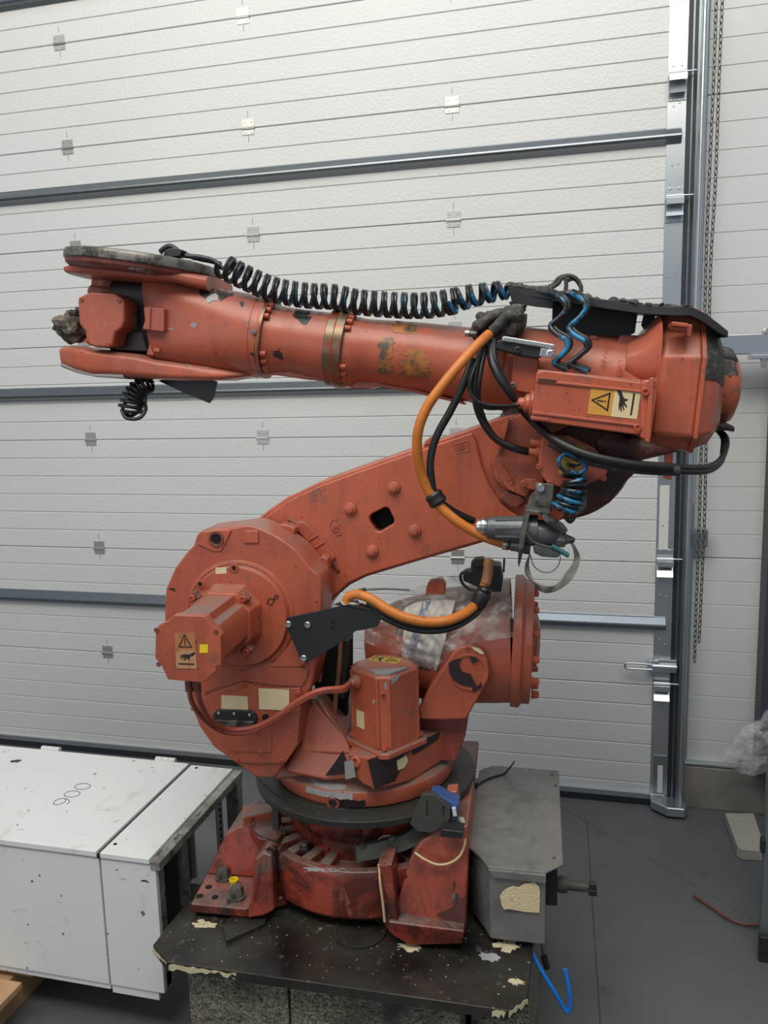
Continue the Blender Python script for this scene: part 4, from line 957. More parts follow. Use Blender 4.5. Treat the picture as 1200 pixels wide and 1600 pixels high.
# raised casting numbers
def cast(body, px, py, y, size, rotdeg, parent=lower, mat='orange_paint_clean'):
    t = math.radians(rotdeg); u = V((math.cos(t), 0, math.sin(t))); v = V((-math.sin(t), 0, math.cos(t)))
    return text_mesh('raised_number', body, size, .0018, L(px, py, y), u, v, mat, parent)
cast('63', 716, 704, -.151, .022, 12)
fr = [L(711, 694, -.151), L(731, 689, -.151), L(733, 704, -.151), L(713, 708, -.151)]
bm = bmesh.new(); sweep(bm, fr+[fr[0], fr[1]], .0012, 6); part('number_frame', bm, 'orange_paint_clean', 0, lower)
cast('427', 517, 823, -.151, .024, -62)
fr = [L(514, 821, -.151), L(521, 811, -.151), L(531, 818, -.151), L(528, 829, -.151), L(520, 832, -.151)]
bm = bmesh.new(); sweep(bm, fr+[fr[0], fr[1]], .0012, 6); part('number_frame', bm, 'orange_paint_clean', 0, lower)
# stop segment around axis 2
def arcband(cx, cz, r0, r1, d0, d1, y0, y1, n=18):
    o_ = [V((cx+r1*math.cos(math.radians(d0+(d1-d0)*i/n)), y0, cz+r1*math.sin(math.radians(d0+(d1-d0)*i/n)))) for i in range(n+1)]
    i_ = [V((cx+r0*math.cos(math.radians(d0+(d1-d0)*i/n)), y0, cz+r0*math.sin(math.radians(d0+(d1-d0)*i/n)))) for i in range(n+1)]
    bm = bmesh.new(); extrude_poly(bm, o_+i_[::-1], (0, y1-y0, 0)); return bm
ax2 = L(378, 962, -.15)
part('stop_ridge', arcband(ax2.x, ax2.z, .335, .345, 25, 62, -.158, -.14), 'orange_paint_grimy', .003, lower)
prism('stop_segment', [(459, 824), (466, 815), (475, 815), (498, 835), (524, 872), (518, 878), (511, 874), (500, 877), (478, 845)], -.162, -.14, 'orange_paint', lower, .004)
prism('stop_block', [(434, 827), (436, 819), (452, 821), (461, 826), (460, 836), (452, 839)], -.20, -.14, 'orange_paint', lower, .005)
prism('stop_block', [(495, 878), (502, 868), (512, 873), (514, 892), (506, 892)], -.20, -.14, 'orange_paint', lower, .005)
for o_ in ((480, 846, 497, 836), (489, 858, 507, 847)):
    bm = bmesh.new(); sweep(bm, [L(o_[0], o_[1], -.163), L(o_[2], o_[3], -.163)], .0025, 8); part('stop_rib', bm, 'orange_paint', 0, lower)

# ================================================================= AXIS 3 JOINT
j3 = L(880, 705, -.1)
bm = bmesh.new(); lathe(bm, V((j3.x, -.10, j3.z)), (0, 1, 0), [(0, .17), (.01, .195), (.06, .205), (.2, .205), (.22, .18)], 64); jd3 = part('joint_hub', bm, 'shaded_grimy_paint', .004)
prism('elbow_bracket', [(766, 720), (778, 698), (785, 670), (792, 655), (830, 640), (850, 660), (850, 760), (836, 752), (822, 778), (806, 772), (786, 762), (772, 748)], -.165, -.11, 'orange_paint', jd3, .006)
prism('bracket_rib', [(784, 668), (792, 653), (797, 655), (786, 695), (780, 714), (776, 712)], -.20, -.16, 'orange_paint', jd3, .003)
prism('raised_pad', [(777, 728), (783, 722), (800, 748), (806, 770), (794, 765), (780, 748)], -.170, -.16, 'orange_paint', jd3, .002)
cast('35', 789, 748, -.1705, .026, -55, jd3, 'orange_paint')
prism('pocket_plate', [(780, 778), (790, 768), (812, 775), (820, 783), (808, 794), (796, 792)], -.160, -.13, 'orange_paint_grimy', jd3, .003)
prism('link_tab', [(813, 752), (822, 748), (836, 748), (850, 756), (835, 766), (818, 763)], -.180, -.16, 'orange_paint', jd3, .003)
bolt(jd3, L(818, 756, -.18), (0, -1, 0), .008, .006)
# underside gear casing dark, behind hoses
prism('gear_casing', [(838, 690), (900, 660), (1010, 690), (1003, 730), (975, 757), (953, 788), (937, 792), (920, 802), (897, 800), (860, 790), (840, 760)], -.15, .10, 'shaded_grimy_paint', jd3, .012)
# axis 3 motor face
m3 = prism('axis_motor', [(847, 681), (842, 712), (841, 735), (852, 752), (862, 759), (905, 767), (913, 764), (918, 757), (940, 749), (948, 742), (951, 728), (930, 700), (890, 680)], -.25, -.13, 'orange_paint', rb, .006)
sticker(m3, L(872, 740, -.2505), V((1, 0, -.25)), V((.25, 0, 1)), .055, .085, 'dirty_yellow_label', 'dirty_yellow_label')
bm = bmesh.new(); c = L(838, 708, -.20); lathe(bm, c+V((.02, 0, 0)), (-1, 0, .1), [(0, .018), (.02, .018), (.022, .012), (.04, .011)], 20); part('cable_gland', bm, 'orange_paint', .001, m3)
c = L(834, 693, -.20); bm = bmesh.new(); lathe(bm, c+V((.02, 0, 0)), (-1, 0, .1), [(0, .013), (.03, .012)], 18); part('cable_gland', bm, 'orange_paint', .001, m3)
for px, py in ((842, 729), (860, 755), (943, 747)): bolt(m3, L(px, py, -.252), (0, -1, 0), .008, .005)

# ================================================================= UPPER ARM
YA = -.03
arm = loft('upper_arm', [((416, 470), (410, 590), -1), ((433, 477), (417, 587), -1), ((470, 483), (458, 586), -1), ((520, 489), (508, 597), -1), ((560, 495), (540, 605), -1), ((572, 498), (552, 607), -1.0), ((580, 499), (563, 601), -1), ((613, 501), (596, 603), -1), ((660, 504), (645, 611), -1), ((740, 512), (727, 627), -1), ((800, 509), (785, 642), -.98), ((870, 516), (856, 655), -1), ((985, 528), (975, 672), -1), ((1005, 528), (998, 680), -1)], YA, 'orange_paint', n=56)
# lower web under the tube
prism('lower_web', [(416, 584), (440, 576), (512, 583), (512, 597), (470, 592)], -.07, .01, 'orange_paint', arm, .004)
prism('lower_web', [(545, 580), (566, 589), (600, 600), (640, 606), (720, 626), (728, 633), (640, 612), (590, 604), (575, 608), (548, 607)], -.07, .01, 'orange_paint', arm, .004)
# collars
def collar(x0t, x1t, name, mat, prof, grow=1.0, parent=arm):
    (t0, b0), (t1, b1) = x0t, x1t; a = (L(*t0, YA)+L(*b0, YA))/2; b = (L(*t1, YA)+L(*b1, YA))/2; r = (L(*t0, YA)-L(*b0, YA)).length/2
    ln = (b-a).length; bm = bmesh.new(); lathe(bm, a, b-a, [(ln*t, r*grow*q) for t, q in prof], 64); return part(name, bm, mat, .001, parent), a, (b-a).normalized(), ln, r
cl, ca, cdv, cln, cr_ = collar(((528, 483), (508, 603)), ((554, 487), (538, 606)), 'clamp_ring', 'worn_brass_ring', [(0, .98), (.03, 1.0), (.45, 1.0), (.5, 1.02), (.95, 1.02), (1, .99), (1, .8)])
def ringbolts(c, d, r, degs, parent, br=.0085, bh=.016, mat='orange_bolt'):
    u = V((0, 0, 1)); u = (u-d*u.dot(d)).normalized(); v = d.cross(u)
    if v.y > 0: v = -v
    for g_ in degs:
        t = math.radians(g_); bolt(parent, c+(u*math.cos(t)+v*math.sin(t))*r, d, br, bh, mat)
ringbolts(ca+cdv*cln, cdv, cr_*.93, (18, 30, 42, 56, 118, 131, 144, 157), arm)
wf, wa_, wdv, wln, wr_ = collar(((406, 462), (396, 590)), ((428, 466), (416, 590)), 'wrist_flange', 'orange_paint', [(0, .97), (.05, 1), (.3, 1), (.32, .985), (.85, .985), (.86, 1.0), (1, .995), (1, .8)])
collar(((424, 464), (412, 591)), ((431, 466), (419, 591)), 'shim_ring', 'worn_brass_ring', [(0, 1.0), (1, 1.0), (1, .8)])
ringbolts(wa_+wdv*(wln+.006), wdv, wr_*.9, (20, 32, 44, 57, 116, 129, 142), arm)
# seam ring before rear tube
collar(((789, 506), (772, 636)), ((797, 507), (780, 637)), 'tube_seam', 'orange_paint', [(0, .99), (.1, 1.015), (.9, 1.015), (1, .99)])
prism('side_cover', [(801, 548), (843, 560), (836, 618), (798, 610)], -.185, -.10, 'orange_paint', arm, .006)
bolt(arm, L(801, 603, -.187), (0, -1, 0), .010, .005, 'worn_metal')
prism('saddle_block', [(916, 531), (924, 523), (934, 524), (940, 534), (962, 536), (970, 522), (1000, 524), (1000, 550), (918, 545)], -.10, .06, 'orange_paint_grimy', arm, .01)
# worn orange smears on the tube
def tube_patch(pt, pb, x_a, x_b, d0, d1, mat, name, seed, k=14):
    """ragged patch wrapped on the tube between two angles"""
    rnd = random.Random(seed); a = (L(*x_a[0], YA)+L(*x_a[1], YA))/2; b = (L(*x_b[0], YA)+L(*x_b[1], YA))/2
    ra = (L(*x_a[0], YA)-L(*x_a[1], YA)).length/2+.0006; rb_ = (L(*x_b[0], YA)-L(*x_b[1], YA)).length/2+.0006
    d = (b-a).normalized(); u = V((0, 0, 1)); u = (u-d*u.dot(d)).normalized(); v = d.cross(u); v = -v if v.y > 0 else v
    bm = bmesh.new(); rs = []
    for i in range(k+1):
        t = math.radians(d0+(d1-d0)*i/k); s0 = rnd.uniform(0, .28); s1 = 1-rnd.uniform(0, .28); rg = []
        for s_, e in ((s0, 0), (s1, 0), (s1, .001), (s0, .001)):
            q = a.lerp(b, s_); r = ra+(rb_-ra)*s_+e; rg.append(q+(u*math.cos(t)+v*math.sin(t))*r)
        rs.append(rg)
    rings(bm, rs); return part(name, bm, mat, 0, arm)
simple('rubbed_amber_grease', (.36, .13, .03), .42, var=.3, nscale=14, dirt=(.07, .05, .035), dthr=(.45, .6), dscale=26)
tube_patch(0, 0, ((604, 501), (588, 603)), ((632, 503), (617, 607)), 62, 126, 'rubbed_amber_grease', 'grease_smear', 3)
tube_patch(0, 0, ((640, 504), (622, 608)), ((690, 508), (676, 617)), 78, 122, 'rubbed_amber_grease', 'grease_smear', 5)
tube_patch(0, 0, ((618, 501), (604, 604)), ((668, 506), (652, 613)), 12, 52, 'rubbed_amber_grease', 'grease_smear', 8)
tube_patch(0, 0, ((466, 482), (452, 586)), ((492, 485), (478, 592)), 20, 44, 'black_rubber', 'tar_patch', 9)

# rear gearbox: faceted housing, broad chamfer above, small one below
OCT = [(-.5, 1), (.5, 1), (1, .34), (1, -.78), (.78, -1), (-.78, -1), (-1, -.78), (-1, .34)]
def facet(name, st, mat, parent, bev):
    bm = bmesh.new(); rs = []
    for tp, bt, w in st:
        a, b = L(*tp, YA+.0), L(*bt, YA+.0); c = (a+b)/2; U = (a-b)/2
        rs.append([c+U*h+V((0, w*d_, 0)) for d_, h in OCT])
    rings(bm, rs); return part(name, bm, mat, bev, parent, seg=3)
gb = facet('gearbox_housing', [((1001, 531), (990, 680), .125), ((1030, 493), (1006, 692), .175), ((1085, 491), (1060, 699), .19)], 'orange_paint', rb, .010)
facet('housing_seam', [((1084, 489), (1059, 701), .192), ((1091, 491), (1066, 701), .194)], 'orange_paint', gb, .003)
rc = facet('rear_cover', [((1090, 494), (1064, 697), .186), ((1108, 508), (1088, 689), .165), ((1121, 545), (1108, 668), .12)], 'orange_paint', gb, .008)
capp = loft('end_cap', [((1116, 541), (1105, 662), .11, 2), ((1136, 546), (1124, 664), .112, 2), ((1147, 556), (1137, 658), .10, 2), ((1152, 575), (1146, 640), .07, 2), ((1154, 598), (1152, 618), .02, 2)], YA+.03, 'orange_paint', gb, n=48, ang=60)
loft('cap_bracket', [((1108, 655), (1108, 672), .06, 4), ((1132, 660), (1132, 672), .06, 4), ((1141, 664), (1141, 674), .05, 3)], YA-.01, 'dark_primer_and_shade', gb, n=24)
# grease crust on the top of the gearbox
def shell_patch(name, st, mat, parent, half):
    """crust lying on the upper facets of the cover"""
    bm = bmesh.new(); rs = []
    for tp, bt, w in st:
        a, b = L(*tp, YA), L(*bt, YA); c = (a+b)/2; U = (a-b)/2; e = 1.018
        rs.append([c+U*h*e+V((0, w*d_*e, 0)) for d_, h in ((-1.0, half), (-1, .34), (-.5, 1), (.5, 1), (.5, .9), (-.4, .9), (-.85, .34), (-.9, half))])
    rings(bm, rs); return part(name, bm, mat, 0, parent)
shell_patch('crusted_top', [((1090, 494), (1064, 697), .186), ((1108, 508), (1088, 689), .165), ((1121, 545), (1108, 668), .12)], 'crusted_grease', gb, .05)
loft('crusted_top', [((1118, 538), (1117, 575), .085, 2), ((1138, 543), (1138, 580), .08, 2), ((1147, 556), (1146, 590), .06, 2)], YA+.03, 'crusted_grease', gb, n=32)
prism('lifting_lug', [(1049, 503), (1083, 507), (1080, 527), (1074, 526), (1073, 517), (1048, 512)], -.235, -.19, 'orange_paint_clean', gb, .004)
prism('lug_bar', [(1050, 502), (1076, 505), (1076, 512), (1050, 509)], -.25, -.225, 'orange_paint_clean', gb, .003)
prism('hanging_tab', [(1039, 708), (1052, 709), (1050, 750), (1037, 748)], -.16, -.15, 'orange_paint', gb, .002)
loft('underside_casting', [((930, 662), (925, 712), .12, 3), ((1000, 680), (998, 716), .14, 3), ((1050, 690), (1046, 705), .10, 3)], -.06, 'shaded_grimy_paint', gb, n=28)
# axis 4 motor box
mo = [(838, 581), (850, 578), (1003, 597), (1006, 606), (1002, 678), (996, 680), (830, 657), (834, 620)]
m4 = prism('axis_motor', mo, -.325, -.13, 'orange_paint_clean', rb, .005)
prism('top_rib', [(840, 577), (1002, 594), (1003, 602), (839, 586)], -.315, -.20, 'orange_paint_dusty', m4, .003)
prism('side_rib', [(838, 592), (1003, 610), (1003, 614), (838, 597)], -.330, -.32, 'orange_paint_clean', m4, .002)
prism('side_rib', [(831, 642), (998, 663), (998, 667), (831, 647)], -.330, -.32, 'orange_paint_clean', m4, .002)
prism('end_notch', [(829, 650), (858, 654), (858, 658), (829, 655)], -.333, -.32, 'orange_paint_clean', m4, .001)
prism('end_notch', [(840, 590), (870, 593), (869, 597), (840, 594)], -.333, -.32, 'orange_paint_grimy', m4, .001)
prism('mounting_flange', [(1003, 598), (1008, 594), (1026, 592), (1029, 598), (1018, 682), (1012, 690), (1000, 684)], -.338, -.15, 'orange_paint_clean', m4, .006)
prism('flange_rib', [(1015, 590), (1023, 590), (1016, 692), (1008, 690)], -.346, -.33, 'orange_paint_clean', m4, .003)
bolt(m4, L(1008, 612, -.34), (0, -1, 0), .0105, .008); bolt(m4, L(996, 668, -.338), (0, -1, 0), .0095, .006)
bm = bmesh.new(); c = L(834, 631, -.24); lathe(bm, c, (-1, 0, .08), [(-.02, .036), (.008, .034), (.012, .026), (.022, .024), (.026, .016), (.04, .014), (.046, .008), (.056, .007)], 28); part('cable_gland', bm, 'orange_paint_clean', .001, m4)
us = (L(1000, 612, -.3)-L(924, 604, -.3)).normalized(); vs_ = V((-us.z, 0, us.x))
# sticker is turned so the hand points down and the triangle left
sticker(m4, L(995, 655, -.3253), vs_, -us, .0705, .122)
# casting letters on rear tube
text_mesh('raised_lettering', '7VVI', .017, .002, L(947, 567, -.168), V((.2, 0, 1)), V((-1, 0, .1)), 'orange_paint', arm)
text_mesh('raised_lettering', 'LSAA', .019, .002, L(967, 563, -.168), V((-.1, 0, -1)), V((1, 0, .1)), 'orange_paint', arm)
# heavy transition between rear tube and gearbox
loft('gusset', [((975, 535), (965, 600), .13, 2.2), ((1000, 522), (995, 610), .15, 3), ((1022, 497), (1016, 610), .17, 4)], YA, 'orange_paint', gb, n=32)

# ---------------------------------------------------------------- black top guard plate
gp = [L(794, 447, -.12), L(860, 456, -.13), L(930, 468, -.15), L(1000, 478, -.17), L(1050, 481, -.20), L(1080, 481, -.21), L(1100, 491, -.21), L(1122, 507, -.21), L(1138, 520, -.21)]
bm = bmesh.new(); rs = []
for q in gp:
    rs.append([q+V((0, 0, .004)), q+V((0, .24, .004)), q+V((0, .24, -.004)), q+V((0, 0, -.020 if q is not gp[-1] else -.012))])
rings(bm, rs); gd_ = part('guard_plate', bm, 'black_coated_metal', .002)
prism('guard_lip', [(794, 447), (800, 473), (806, 474), (838, 479), (864, 482), (864, 466), (820, 458)], -.125, -.115, 'black_coated_metal', gd_, .001)
prism('guard_web', [(864, 458), (998, 480), (992, 520), (966, 533), (918, 528), (862, 519)], -.02, -.012, 'black_coated_metal', gd_, .001)
prism('guard_web', [(1008, 482), (1030, 484), (1010, 520), (1002, 508)], -.02, -.012, 'black_coated_metal', gd_, .001)
bm = bmesh.new(); rnd = random.Random(4)
for i in range(70):
    t = rnd.random(); q = gp[0].lerp(gp[3], t)+V((0, rnd.uniform(0, .1), .006)); s_ = rnd.uniform(.006, .017)
    lathe(bm, q-V((0, 0, .004)), (rnd.uniform(-.5, .5), rnd.uniform(-.5, .5), 1), [(0, s_), (s_*.4, s_*.9), (s_*.8, s_*.4)], 7)
for i in range(40):
    t = rnd.random(); q = gp[3].lerp(gp[5], t)+V((0, rnd.uniform(0, .05), .004)); s_ = rnd.uniform(.004, .010)
    lathe(bm, q, (rnd.uniform(-.5, .5), rnd.uniform(-.5, .5), 1), [(0, s_), (s_*.5, s_*.6)], 6)
o = part('dirt_crust', bm, 'crusted_grease', 0, gd_); o['kind'] = 'stuff'
for px, py in ((801, 472), (818, 478)): bolt(gd_, L(px, py, -.125), (0, -.2, -1), .007, .012, 'black_coated_metal', 'hex_bolt')
# loose hose loop on top of plate
tube('hose_loop', [L(*q, -.11) for q in ((800, 447), (840, 450), (862, 446), (874, 434), (890, 431), (902, 437), (908, 450), (903, 462), (893, 467))], .0058, 'crusted_grease', gd_)
tube('hose_loop', [L(*q, -.115) for q in ((858, 452), (872, 443), (878, 434), (884, 436), (884, 452), (880, 462))], .0058, 'crusted_grease', gd_)
tube('hose_loop', [L(*q, -.105) for q in ((884, 440), (897, 436), (906, 446), (909, 456))], .005, 'crusted_grease', gd_)
tube('cable_tie', [L(*q, -.12) for q in ((855, 454), (856, 444), (857, 440))], .0014, 'white_plastic', gd_)

# ---------------------------------------------------------------- coiled air hoses
def coil(name, ctrl, r, turns, tr, mat, parent=rb, ph=0, n=8, per=14, rf=None, axial=0):
    path = catmull(ctrl, 12); ln = [0]
    for i in range(1, len(path)): ln.append(ln[-1]+(path[i]-path[i-1]).length)
    N = int(turns*per); out = []; i = 0
    for k in range(N+1):
        s_ = ln[-1]*k/N
        while i < len(ln)-2 and ln[i+1] < s_: i += 1
        t = (s_-ln[i])/(ln[i+1]-ln[i]+1e-9); q = path[i].lerp(path[i+1], t); d = (path[i+1]-path[i]).normalized()
        up = V((0, -1, 0)); u = (up-d*up.dot(d)).normalized(); v = d.cross(u); th = 2*math.pi*turns*k/N+ph
        rr = r*(rf(k/N) if rf else 1)
        out.append(q+d*axial+(u*math.cos(th)+v*math.sin(th))*rr)
    bm = bmesh.new(); sweep(bm, out, tr, n); return finish(name, bm, mat, parent)
pa = [L(345, 413, -.10), L(380, 432, -.10), L(430, 453, -.09), L(480, 462, -.08), L(520, 464, -.08), L(560, 472, -.08), L(620, 477, -.08), L(670, 477, -.09), L(712, 470, -.1)]
pb_ = [L(702, 473, -.10), L(730, 464, -.10), L(760, 458, -.11), L(797, 452, -.11)]
h1_ = coil('coiled_hose', pa, .0335, 24, .0046, 'black_rubber', axial=0)
h1_['label'] = 'black coiled air hose above the forearm'
coil('coiled_hose', pa, .0335, 24, .0046, 'blue_hose_dark', axial=.0088)['label'] = 'second dark blue strand of the coiled air hose'
h2_ = coil('coiled_hose', pb_, .033, 4.6, .0056, 'blue_hose_dirty', rf=lambda t: 1-.35*t); h2_['label'] = 'blue stretched end of the coiled air hose'
coil('coiled_hose', pb_, .033, 4.6, .005, 'black_rubber', axial=-.010, rf=lambda t: 1-.35*t)
tube('hose_tail', [L(*q, -.10) for q in ((250, 394), (258, 387), (268, 385), (285, 396), (310, 404), (330, 408), (345, 413))], .0075, 'black_rubber', rb)
tube('hose_tail', [L(*q, -.115) for q in ((290, 400), (315, 402), (335, 408), (348, 420))], .007, 'blue_hose_dark', rb)
prism('hose_clip', [(254, 398), (258, 390), (270, 387), (285, 390), (282, 400), (262, 403)], -.13, -.09, 'black_rubber', rb, .003)
rod('clip_pin', L(247, 411, -.12), L(252, 396, -.12), .004, 'bright_metal', h1_)
# spiral pair hanging in front of the tube
for dx, pts in ((0, ((855, 457), (876, 466), (884, 482), (873, 497), (860, 509), (868, 521), (884, 531), (886, 544), (874, 558), (866, 568), (886, 578))),
                (1, ((890, 458), (908, 467), (915, 482), (903, 498), (889, 511), (897, 523), (913, 533), (916, 545), (902, 558), (891, 570), (918, 581)))):
    yy = [-.14, -.18, -.19, -.19, -.19, -.20, -.21, -.21, -.21, -.21, -.21]
    tube('spiral_hose', [L(*q, y) for q, y in zip(pts, yy)], .0072, 'blue_hose_dirty', rb)
    tube('spiral_hose', [L(q[0]+5, q[1]-3, y+.008) for q, y in zip(pts, yy)], .0065, 'black_rubber', rb)
# blue coil by the axis 3 joint
coil('coiled_hose', [L(896, 735, -.30), L(898, 755, -.30), L(893, 775, -.30), L(878, 800, -.30)], .030, 4.5, .0058, 'blue_hose_dirty', rf=lambda t: .8+.3*t)['label'] = 'short blue coil hanging by the elbow joint'
coil('coiled_hose', [L(898, 742, -.295), L(896, 765, -.295), L(882, 797, -.295)], .030, 3.5, .005, 'blue_hose_dark', ph=1)
tube('hose_tail', [L(*q, -.30) for q in ((900, 740), (880, 734), (873, 722), (878, 712), (890, 709), (912, 724), (916, 732), (905, 740))], .0055, 'blue_hose_dirty', rb)
tube('hose_tail', [L(*q, -.30) for q in ((882, 806), (890, 815), (897, 808), (893, 800), (882, 804))], .0055, 'black_rubber', rb)
prism('joint_plate', [(884, 775), (890, 768), (912, 762), (918, 770), (916, 795), (900, 803), (888, 795)], -.26, -.24, 'worn_metal', rb, .003)
# dangling coil at wrist
coil('coiled_hose', [L(236, 598, -.08), L(220, 606, -.08), L(208, 622, -.08), L(204, 642, -.08)], .034, 8, .0058, 'black_rubber', per=12, rf=lambda t: .7+.35*t)['label'] = 'small black coil dangling below the wrist'
tube('hose_tail', [L(*q, -.09) for q in ((212, 592), (216, 604), (228, 612), (228, 630), (226, 648))], .003, 'black_rubber', rb)
tube('hose_tail', [L(*q, -.08) for q in ((240, 598), (228, 594), (216, 598), (208, 608))], .0055, 'black_rubber', rb)
prism('black_flap', [(247, 595), (258, 592), (302, 590), (339, 596), (334, 621), (327, 630), (290, 615)], -.02, -.012, 'black_coated_metal', rb, .001)

# ---------------------------------------------------------------- WRIST
wr_body = loft('wrist_body', [((243, 434), (259, 562), .105, 5), ((262, 436), (262, 566), .115, 4.5), ((300, 443), (298, 574), .118, 3.4), ((350, 452), (345, 583), .120, 2.6), ((385, 458), (378, 587), -.99, 2.15), ((412, 463), (402, 590), -1, 2)], YA, 'orange_paint', n=56, ang=45)
# underside keel / lower tine
tine = loft('lower_tine', [((104, 552), (105, 566), .03, 3), ((108, 543), (112, 572), .06, 4), ((130, 541), (143, 581), .10, 5), ((170, 546), (173, 588), .125, 5), ((240, 555), (250, 593), .125, 5), ((262, 562), (300, 595), .12, 5), ((330, 571), (363, 595), .10, 4), ((395, 581), (400, 588), .05, 3)], YA, 'orange_paint', wr_body, n=40, ang=30)
loft('worn_skid', [((104, 560), (106, 568), .03, 3), ((110, 566), (113, 576), .06, 4), ((143, 577), (145, 584), .10, 5), ((175, 584), (177, 590), .12, 5), ((220, 583), (222, 593), .12, 5)], YA, 'grey_primer', wr_body, n=32)
# upper disc
dc = L(226, 411, YA); dax = (L(226, 380, YA)-L(230, 410, YA)).normalized(); 
axd = L(343, 424, YA)-L(107, 397, YA); dax = V((-axd.z, 0, axd.x)).normalized()
if dax.z < 0: dax = -dax
bm = bmesh.new(); lathe(bm, dc-dax*.045, dax, [(0, .19), (.006, .215), (.014, .226), (.044, .231), (.052, .226), (.056, .21), (.058, .14), (.059, .02)], 72); disc = part('wrist_disc', bm, ['orange_paint_grimy'], .001, wr_body)
bm = bmesh.new(); lathe(bm, dc-dax*.045, dax, [(.024, .225), (.028, .2325), (.046, .2325), (.053, .228), (.0575, .212), (.0605, .17), (.061, .02)], 72, a0=.1); part('worn_rim', bm, 'worn_metal', 0, wr_body)
loft('disc_tier', [((126, 420), (128, 434), .10, 3), ((160, 418), (160, 440), .15, 4), ((250, 425), (250, 447), .16, 4), ((300, 430), (300, 450), .15, 4), ((344, 436), (344, 462), .11, 4)], YA, 'orange_paint', wr_body, n=40)
# yoke side, and an inner block coloured dark for the shade in the yoke
loft('yoke_recess', [((188, 440), (190, 552), .085, 6), ((243, 440), (246, 560), .085, 6)], YA+.03, 'dark_primer_and_shade', wr_body, n=32)
prism('inner_frame', [(236, 444), (246, 446), (244, 476), (247, 520), (240, 556), (228, 555), (238, 516), (236, 480), (242, 460)], -.135, .06, 'orange_paint', wr_body, .004)
prism('yoke_lug', [(224, 481), (228, 479), (257, 482), (256, 519), (222, 515), (226, 500)], -.165, -.12, 'orange_paint', wr_body, .004)
prism('yoke_lug_step', [(224, 481), (236, 481), (234, 516), (222, 514), (226, 500)], -.170, -.15, 'orange_paint', wr_body, .003)
prism('small_tag', [(240, 543), (249, 544), (249, 550), (240, 549)], -.143, -.12, 'orange_paint_clean', wr_body, .001)
wmp = [(121, 470), (124, 464), (131, 460), (142, 456), (178, 458), (190, 466), (194, 474), (194, 500), (190, 513), (180, 520), (178, 528), (175, 542), (168, 543), (150, 543), (135, 538), (132, 518), (123, 506)]
wm = prism('wrist_motor', wmp, -.17, .08, 'orange_paint', wr_body, .008, seg=3)
bm = bmesh.new(); a = L(164, 462, -.05); lathe(bm, a, dax, [(0, .052), (.018, .05), (.026, .042), (.05, .042)], 36); part('motor_neck', bm, 'orange_paint', .002, wr_body)
bm = bmesh.new(); a = L(190, 500, -.06); lathe(bm, a, (1, 0, -.1), [(0, .06), (.02, .065), (.035, .048), (.07, .045)], 36); part('drive_hub', bm, 'crusted_grease', .002, wr_body)
prism('inner_gear_case', [(180, 515), (222, 518), (232, 550), (178, 548)], -.10, -.02, 'dark_primer_and_shade', wr_body, .006)  # dark colour stands in for the shade in the yoke opening
# dirty tool flange at far left
bm = bmesh.new(); bmesh.ops.create_icosphere(bm, subdivisions=4, radius=1); cc = L(116, 512, -.06)
for v_ in bm.verts:
    q = v_.co.copy(); k_ = 1+mn.noise(q*1.8)*.5+mn.noise(q*4)*.18
    v_.co = cc+V((q.x*.052*k_, q.y*.055*k_, q.z*.042*k_-q.x*.012))
simple('caked_dust', (.16, .135, .105), .85, var=.5, nscale=40, bmp=.8, dirt=(.05, .042, .038), dthr=(.48, .56), dscale=22)
fl_ = part('tool_flange', bm, 'caked_dust', 0, wr_body, ang=35)
for k, (px, py) in enumerate(((92, 513), (95, 522), (100, 495), (109, 488), (118, 484), (97, 505))):
    a = L(px+14, py+1, -.08); b = L(px, py, -.09); rod('flange_stud', a, b, .009, 'crusted_grease', wr_body, 8)
for px, py in ((124, 466), (189, 468), (132, 536), (172, 541)): bolt(wm, L(px+(3 if px < 150 else -3), py+(2 if py < 500 else -3), -.171), (0, -1, 0), .006, .004)
bolt(wr_body, L(397, 520, -.155), (0, -1, 0), .007, .003, 'worn_metal')
# bare patches on body top
def bpatch(pxs, y, mat='dark_primer_and_shade'): return decal(wr_body, PX(pxs, y), (0, -.0012, 0), mat, 'bare_patch')

# ---------------------------------------------------------------- BALANCING CYLINDER
yb = .06
cyl = loft('balance_cylinder', [((575, 960), (590, 1070), -1), ((620, 940), (635, 1082), -1), ((690, 922), (700, 1092), -1), ((760, 912), (770, 1092), -1), ((797, 906), (803, 1091), -1)], yb, 'orange_paint_dusty', n=64)
fcen = (L(797, 904, yb)+L(805, 1092, yb))/2; fd = V((1, 0, -.045)).normalized(); fr_ = (L(797, 904, yb)-L(805, 1092, yb)).length/2
bm = bmesh.new(); lathe(bm, fcen, fd, [(0, fr_*1.0), (.0, fr_*1.05), (.026, fr_*1.06), (.034, fr_*1.0), (.036, fr_*.99), (.058, fr_*.99), (.06, fr_*.95), (.06, .09), (.075, .085), (.082, .06)], 18, a0=.1); part('end_flange', bm, 'orange_paint', .003, cyl, ang=20)
for k in range(14):
    t = 2*math.pi*k/14+.2; bolt(cyl, fcen+fd*.058+V((0, math.sin(t)*fr_*.86, math.cos(t)*fr_*.86)), fd, .010, .018, 'orange_bolt', 'hex_bolt')
bm = bmesh.new(); lathe(bm, fcen+fd*.06, fd, [(0, .075), (.012, .072), (.024, .055)], 12); part('centre_cap', bm, 'orange_paint', .003, cyl, ang=20)
ear = [(654, 1107), (672, 1072), (701, 1030), (708, 1018), (720, 1010), (735, 1009), (750, 1015), (760, 1028), (764, 1045), (763, 1064), (728, 1125), (690, 1126), (657, 1125)]
eb = prism('trunnion_bracket', ear, -.16, .0, 'orange_paint', rb, .008, seg=3)
